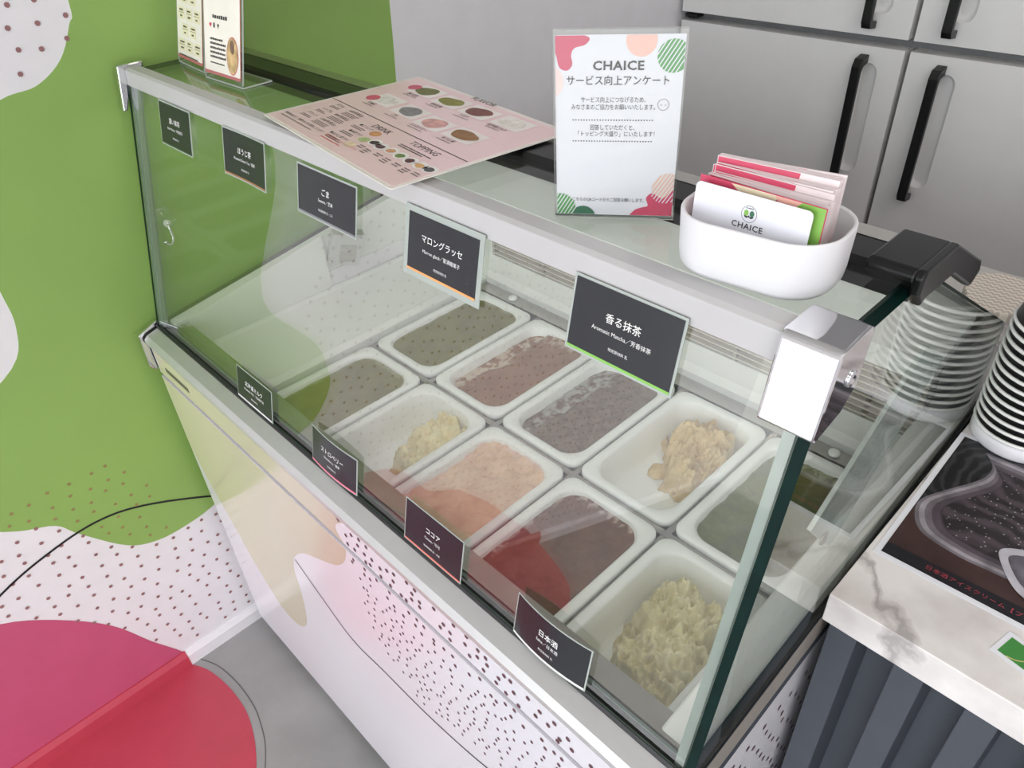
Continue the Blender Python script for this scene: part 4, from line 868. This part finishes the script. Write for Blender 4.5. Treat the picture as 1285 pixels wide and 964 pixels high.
# ================================================================== REFRIGERATOR
FY = 1.52
fr = empty('refrigerator', (0.61, 1.86, 0.0)); tag(fr, 'large grey four-door refrigerator with black bar handles against the back wall', 'refrigerator')
FW0, FW1 = 0.012, 1.215
def fb_(mbx, name, m, bevel=0.0, parent=None): return mbx.build(name, m, parent or fr, True, bevel)
fb_(MB().box((FW0+0.004, FY+0.045, 0.10), (FW1-0.004, 2.22, 1.92)), 'cabinet', M_fridge_dk)
for x in (0.08, 1.14):
    for y in (1.62, 2.14): fb_(MB().lathe([(0.0, 0), (0.022, 0), (0.022, 0.03), (0.014, 0.10), (0, 0.10)], 16, c=(x, y, 0)), 'foot', M_black)
def door(x0, x1, z0, z1, hx, hz0, hz1):
    d = MB()
    rx0, rx1, rz0, rz1 = hx-0.012, hx+0.036, hz0+0.030, hz1-0.018
    # front face with an oval hole for the grip recess
    hole = rrect(rx1-rx0, rz1-rz0, 0.0225, 6, (rx0+rx1)/2, (rz0+rz1)/2); outer = [(x0, z0), (x0, z1), (x1, z1), (x1, z0)]
    tri = tessellate_polygon([[Vector((p[0], p[1], 0)) for p in outer], [Vector((p[0], p[1], 0)) for p in hole]])
    vs = [(p[0], FY, p[1]) for p in outer+hole]; d.add(vs, [tuple(t_) for t_ in tri])
    n = len(hole); dp = [[(p[0], FY, p[1]) for p in hole]]
    cxr, czr = (rx0+rx1)/2, (rz0+rz1)/2
    for k, (f_, dep) in enumerate(((0.97, 0.006), (0.86, 0.013), (0.6, 0.017))):
        dp.append([(cxr+(p[0]-cxr)*f_, FY+dep, czr+math.copysign(max(0, abs(p[1]-czr)-(1-f_)*0.024), p[1]-czr)) for p in hole])
    d.loops(dp, False, True)
    o4 = [(p[0], FY, p[1]) for p in outer]+[(p[0], FY+0.045, p[1]) for p in outer]
    d.add(o4, [(0, 1, 5, 4), (1, 2, 6, 5), (2, 3, 7, 6), (3, 0, 4, 7), (4, 5, 6, 7)])
    do = fb_(d, 'door', M_fridge, 0.0)
    h = MB().prism([(FY+0.0, hz0), (FY-0.030, hz0+0.004), (FY-0.036, hz0+0.016), (FY-0.036, hz1-0.022), (FY-0.028, hz1-0.006), (FY+0.0, hz1), (FY+0.0, hz1-0.018), (FY-0.018, hz1-0.022), (FY-0.024, hz1-0.034), (FY-0.024, hz0+0.026), (FY-0.018, hz0+0.018), (FY+0.0, hz0+0.016)], 0, hx-0.0105, hx+0.0105)
    fb_(h, 'handle', M_black, 0.002, do)
door(FW0, 0.602, 0.16, 1.047, 0.516, 0.728, 1.030)
door(0.614, FW1, 0.16, 1.047, 0.686, 0.728, 1.030)
door(FW0, 0.602, 1.069, 1.88, 0.516, 1.072+0.012, 1.40)
door(0.614, FW1, 1.069, 1.88, 0.686, 1.072+0.012, 1.40)
fb_(MB().box((FW0, FY+0.012, 1.052), (0.05, FY+0.045, 1.062)), 'hinge', M_black, 0.002)
fb_(MB().box((FW1-0.04, FY+0.012, 1.052), (FW1, FY+0.045, 1.062)), 'hinge', M_black, 0.002)

# ================================================================== MARBLE COUNTER
ZM = 0.885
def marble_mat():
    m = bpy.data.materials.new('white_marble'); m.use_nodes = True; nt = m.node_tree; b = nt.nodes['Principled BSDF']; b.inputs['Roughness'].default_value = 0.28
    tc = nt.nodes.new('ShaderNodeTexCoord'); mp = nt.nodes.new('ShaderNodeMapping'); mp.inputs['Rotation'].default_value = (0, 0, R(42)); mp.inputs['Location'].default_value = (0.31, 0.05, 0)
    nt.links.new(tc.outputs['Object'], mp.inputs[0])
    nz = nt.nodes.new('ShaderNodeTexNoise'); nz.inputs['Scale'].default_value = 6; nz.inputs['Detail'].default_value = 7; nt.links.new(mp.outputs[0], nz.inputs['Vector'])
    vm = nt.nodes.new('ShaderNodeVectorMath'); vm.operation = 'MULTIPLY_ADD'; vm.inputs[1].default_value = (0.16, 0.16, 0.16); nt.links.new(nz.outputs['Color'], vm.inputs[0]); nt.links.new(mp.outputs[0], vm.inputs[2])
    wv = nt.nodes.new('ShaderNodeTexWave'); wv.wave_type = 'BANDS'; wv.bands_direction = 'Y'; wv.inputs['Scale'].default_value = 2.6; wv.inputs['Distortion'].default_value = 2.6; wv.inputs['Detail'].default_value = 5; wv.inputs['Detail Scale'].default_value = 6
    nt.links.new(vm.outputs[0], wv.inputs['Vector'])
    rp = nt.nodes.new('ShaderNodeValToRGB'); e = rp.color_ramp.elements; e[0].position = 0.0; e[0].color = lin((176, 171, 170))+(1,); e[1].position = 0.12; e[1].color = lin((230, 226, 224))+(1,)
    x = e.new(0.02); x.color = lin((204, 198, 196))+(1,); nt.links.new(wv.outputs['Fac'], rp.inputs['Fac'])
    n3 = nt.nodes.new('ShaderNodeTexNoise'); n3.inputs['Scale'].default_value = 11; n3.inputs['Detail'].default_value = 6; nt.links.new(mp.outputs[0], n3.inputs['Vector'])
    r3 = nt.nodes.new('ShaderNodeValToRGB'); r3.color_ramp.elements[0].position = 0.35; r3.color_ramp.elements[0].color = lin((220, 216, 216))+(1,); r3.color_ramp.elements[1].position = 0.6; r3.color_ramp.elements[1].color = (1, 1, 1, 1)
    nt.links.new(n3.outputs['Fac'], r3.inputs['Fac'])
    mx = nt.nodes.new('ShaderNodeMix'); mx.data_type = 'RGBA'; mx.blend_type = 'MULTIPLY'; mx.inputs[0].default_value = 1.0
    nt.links.new(rp.outputs['Color'], mx.inputs[6]); nt.links.new(r3.outputs['Color'], mx.inputs[7]); nt.links.new(mx.outputs[2], b.inputs['Base Color'])
    return m
M_marble = marble_mat()
ct = empty('service_counter', (1.75, 0.60, 0.0)); tag(ct, 'counter clad in dark slate ribs beside the showcase', 'counter')
def cc(mbx, name, m, bevel=0.0): return mbx.build(name, m, ct, True, bevel)
top = MB().box((1.1365, 0.2115, ZM-0.040), (2.30, 1.02, ZM)).build('worktop', M_marble, None, False, 0.0012)
tag(top, 'white marble-look worktop with grey veins beside the showcase', 'worktop')
cc(MB().box((1.150, 0.262, 0.0), (2.28, 0.99, ZM-0.0405)), 'counter_body', M_slate)
for k in range(17):
    x = 1.1415+k*0.0655
    b_ = cc(MB().prism([(x, 0.2605), (x, 0.226), (x+0.0285, 0.226), (x+0.034, 0.2605)], 2, 0.0, ZM-0.041), 'rib', M_slate, 0.0012)
# --- poster of a sake flask
PAng = math.atan2(0.5369-0.29, 1.1288-1.1414)-R(90)
po_ = empty('sake_poster', (1.1425, 0.289, ZM+0.0004), (0, 0, R(1.4))); tag(po_, 'dark photo poster of a glass sake flask lying on the marble worktop', 'poster')
PWd, PDp = 0.345, 0.245
MB().box((0, 0, 0), (PWd, PDp, 0.0006)).build('poster_sheet', M_paper, po_)
def photo_bg():
    m = bpy.data.materials.new('poster_ripples'); m.use_nodes = True; nt = m.node_tree; b = nt.nodes['Principled BSDF']; b.inputs['Roughness'].default_value = 0.3
    tc = nt.nodes.new('ShaderNodeTexCoord'); wv = nt.nodes.new('ShaderNodeTexWave'); wv.wave_type = 'RINGS'; wv.rings_direction = 'Z'; wv.inputs['Scale'].default_value = 26; wv.inputs['Distortion'].default_value = 5; wv.inputs['Detail'].default_value = 2; wv.inputs['Detail Scale'].default_value = 1.2
    mp = nt.nodes.new('ShaderNodeMapping'); mp.inputs['Location'].default_value = (-0.10, -0.18, 0); nt.links.new(tc.outputs['Object'], mp.inputs[0]); nt.links.new(mp.outputs[0], wv.inputs['Vector'])
    rp = nt.nodes.new('ShaderNodeValToRGB'); rp.color_ramp.elements[0].position = 0.45; rp.color_ramp.elements[0].color = lin((12, 12, 14))+(1,); rp.color_ramp.elements[1].color = lin((52, 52, 54))+(1,)
    nt.links.new(wv.outputs['Fac'], rp.inputs['Fac']); nt.links.new(rp.outputs['Color'], b.inputs['Base Color']); return m
bg_ = MB().box((0.006, 0.006, 0.0005), (PWd-0.006, PDp-0.006, 0.0009)).build('photo_print', photo_bg(), po_)
def PLc(x, y):
    dx, dy = x-1.1425, y-0.289; c, s_ = math.cos(R(-1.4)), math.sin(R(-1.4)); return dx*c-dy*s_, dx*s_+dy*c
MB().flat([(0.006, 0.040), (0.006, 0.006), (PWd-0.006, 0.006), (PWd-0.006, 0.040)], 0.0010).build('dark_band', mat('poster_band', (22, 22, 28), 0.3), po_)
MB().flat([(0.006, 0.0905), (0.006, 0.022), (PWd-0.006, 0.030), (PWd-0.006, 0.0905)], 0.0011).build('table_print', mat('poster_brown', (62, 42, 40), 0.3, var=0.5, scale=14), po_)
left = [(1.1706,0.5143),(1.180,0.503),(1.1855,0.4898),(1.1828,0.4664),(1.1644,0.4298),(1.15,0.4007),(1.147,0.384),(1.151,0.3679),(1.1611,0.3512),(1.1769,0.3429),(1.2062,0.3390),(1.2273,0.3400),(1.25,0.342)]
axx = 1.262
lefts = smooth_open([PLc(*p) for p in left], 5); ax = PLc(axx, 0)[0]
body = lefts+[(2*ax-p[0], p[1]) for p in reversed(lefts)]
def shrink(poly, f, fy=None):
    cx_ = sum(p[0] for p in poly)/len(poly); cy_ = sum(p[1] for p in poly)/len(poly); return [(cx_+(p[0]-cx_)*f, cy_+(p[1]-cy_)*(fy or f)) for p in poly]
def flask_mat():
    m = bpy.data.materials.new('poster_flask'); m.use_nodes = True; nt = m.node_tree; b = nt.nodes['Principled BSDF']; b.inputs['Roughness'].default_value = 0.3
    tc = nt.nodes.new('ShaderNodeTexCoord'); wv = nt.nodes.new('ShaderNodeTexWave'); wv.bands_direction = 'Y'; wv.inputs['Scale'].default_value = 14; wv.inputs['Distortion'].default_value = 12; wv.inputs['Detail'].default_value = 3
    nt.links.new(tc.outputs['Object'], wv.inputs['Vector'])
    rp = nt.nodes.new('ShaderNodeValToRGB'); e = rp.color_ramp.elements; e[0].position = 0.3; e[0].color = lin((38, 30, 34))+(1,); e[1].position = 0.98; e[1].color = lin((74, 64, 70))+(1,)
    nt.links.new(wv.outputs['Fac'], rp.inputs['Fac'])
    vo = nt.nodes.new('ShaderNodeTexVoronoi'); vo.inputs['Scale'].default_value = 190; nt.links.new(tc.outputs['Object'], vo.inputs['Vector'])
    r2 = nt.nodes.new('ShaderNodeValToRGB'); r2.color_ramp.elements[0].position = 0.10; r2.color_ramp.elements[0].color = (1, 1, 1, 1); r2.color_ramp.elements[1].position = 0.2; r2.color_ramp.elements[1].color = (0, 0, 0, 1)
    nt.links.new(vo.outputs['Distance'], r2.inputs['Fac'])
    mx = nt.nodes.new('ShaderNodeMix'); mx.data_type = 'RGBA'; mx.blend_type = 'SCREEN'; mx.inputs[0].default_value = 0.35
    nt.links.new(rp.outputs['Color'], mx.inputs[6]); nt.links.new(r2.outputs['Color'], mx.inputs[7]); nt.links.new(mx.outputs[2], b.inputs['Base Color']); return m
RAMP = [(112, 106, 112), (150, 144, 150), (110, 102, 108), (80, 70, 78), (60, 50, 57)]
for k, c in enumerate(RAMP):
    f_ = 1.0-0.022*k-0.006*k*k
    MB().flat([(p[0]+0.0008*k, p[1]+0.0010*k) for p in shrink(body, f_, f_-0.012*k)], 0.0012+0.0001*k).build('flask_rim_print', mat('poster_rim_%d' % k, c, 0.3, var=0.4, scale=30), po_)
MB().flat([(p[0]+0.004, p[1]+0.005) for p in shrink(body, 0.81, 0.76)], 0.0018).build('flask_print', flask_mat(), po_)
cupp = smooth_closed([PLc(*p) for p in ((1.2334,0.3767),(1.240,0.3567),(1.2606,0.3326),(1.285,0.326),(1.31,0.3326),(1.33,0.3567),(1.336,0.3767),(1.31,0.392),(1.285,0.396),(1.255,0.392))], 5)
MB().flat(cupp, 0.0021).build('sake_cup_print', mat('poster_cup', (186, 184, 192), 0.3, var=0.3, scale=30), po_)
MB().flat(shrink(cupp, 0.82, 0.74), 0.0023).build('sake_cup_inside_print', mat('poster_cup_dark', (98, 94, 104), 0.3, var=0.5, scale=40), po_)
t = MB(); put_text(t, '日本酒アイスクリーム【プレミアム】', 0.0068, 0.046, 0.0145, 0.0014, align='LEFT', spacing=1.15); t.build('poster_text', mat('print_dark_red', (170, 66, 76), 0.4, var=0), po_)
# --- green card
gc = empty('green_card', (1.2661, 0.2519, ZM+0.0004), (0, 0, R(-12))); tag(gc, 'green printed card with white border on the marble in front of the poster', 'card')
ga = math.atan2(0.2471-0.2519, 1.2961-1.2661); gb_ = math.atan2(0.2983-0.2519, 1.2798-1.2661)
MB().box((0, 0, 0), (0.10, 0.032, 0.0005)).build('card_sheet', M_paper, gc)
MB().box((0.0045, 0.0045, 0.0004), (0.0955, 0.0275, 0.0007)).build('green_print', mat('card_green', (64, 138, 62), 0.4, var=0.04), gc)
L_, R_ = ribbon(smooth_open([(0.012, 0.0046), (0.020, 0.008), (0.028, 0.017), (0.034, 0.0274)], 6), 0.0011); mb = MB()
for i in range(len(L_)-1): mb.add([(*L_[i], 0.0009), (*L_[i+1], 0.0009), (*R_[i+1], 0.0009), (*R_[i], 0.0009)], [(0, 1, 2, 3)])
mb.build('gold_line', mat('card_gold', (206, 196, 130), 0.4), gc)
# --- paper cups stacked upside down on a white lid
CUX, CUY = 1.1870, 0.569
ld = MB().lathe([(0, 0), (0.049, 0), (0.0515, 0.004), (0.0515, 0.014), (0.0495, 0.0195), (0, 0.0195)], 40, c=(0, 0, 0)).build('cup_base_lid', mat('lid_white', (236, 234, 240), 0.35), None)
ld.location = (CUX, CUY, ZM); tag(ld, 'round white lid under the stack of black cups', 'lid')
def make_cup():
    r_ = empty('paper_cup', (0, 0, 0))
    MB().lathe([(0.0500, 0.003), (0.0405, 0.056), (0.040, 0.0575), (0.0, 0.0575), (0.0, 0.0565), (0.0390, 0.056), (0.0490, 0.003)], 40).build('cup_wall', mat('cup_black', (20, 20, 22), 0.35), r_)
    MB().lathe([(0.0498, 0.0), (0.0522, 0.0006), (0.0530, 0.0022), (0.0522, 0.0038), (0.0502, 0.0044), (0.0492, 0.0022)], 40).build('cup_rim', mat('cup_rim_white', (240, 240, 238), 0.35), r_)
    return r_
cup0 = make_cup()
for k in range(13):
    o = cup0 if k == 0 else copy_tree(cup0); o.location = (CUX, CUY, ZM+0.0200+k*0.0112)
    tag(o, 'black paper cup with white rim in the upturned stack', 'paper cup', 'black paper cups in the upturned stack')
tag(o, 'topmost black paper cup of the upturned stack', 'paper cup', 'black paper cups in the upturned stack')
# --- chevron patterned napkins behind the case
def chev():
    m = bpy.data.materials.new('chevron_paper'); m.use_nodes = True; nt = m.node_tree; b = nt.nodes['Principled BSDF']; b.inputs['Roughness'].default_value = 0.7
    tc = nt.nodes.new('ShaderNodeTexCoord'); sx = nt.nodes.new('ShaderNodeSeparateXYZ'); nt.links.new(tc.outputs['Object'], sx.inputs[0])
    pp = nt.nodes.new('ShaderNodeMath'); pp.operation = 'PINGPONG'; pp.inputs[1].default_value = 0.004; nt.links.new(sx.outputs[0], pp.inputs[0])
    ad = nt.nodes.new('ShaderNodeMath'); ad.operation = 'ADD'; nt.links.new(sx.outputs[1], ad.inputs[0]); nt.links.new(pp.outputs[0], ad.inputs[1])
    p2_ = nt.nodes.new('ShaderNodeMath'); p2_.operation = 'PINGPONG'; p2_.inputs[1].default_value = 0.0045; nt.links.new(ad.outputs[0], p2_.inputs[0])
    dv = nt.nodes.new('ShaderNodeMath'); dv.operation = 'GREATER_THAN'; dv.inputs[1].default_value = 0.0022; nt.links.new(p2_.outputs[0], dv.inputs[0])
    mx = nt.nodes.new('ShaderNodeMix'); mx.data_type = 'RGBA'; mx.inputs[6].default_value = lin((222, 212, 200))+(1,); mx.inputs[7].default_value = lin((184, 174, 164))+(1,)
    nt.links.new(dv.outputs[0], mx.inputs[0]); nt.links.new(mx.outputs[2], b.inputs['Base Color']); return m
nk = MB().prism([(1.070, 0.668), (1.126, 0.690), (1.1265, 0.770), (1.097, 0.786), (1.073, 0.791), (1.046, 0.772), (1.044, 0.725)], 2, 0.0, 0.016)
nk.v = [(p[0]-1.085, p[1]-0.73, p[2]) for p in nk.v]
nk = nk.build('chevron_napkins', chev(), None, False, 0.003)
nk.location = (1.085, 0.73, 0.9548); tag(nk, 'folded chevron patterned paper lying behind the rear corner of the case', 'napkins')
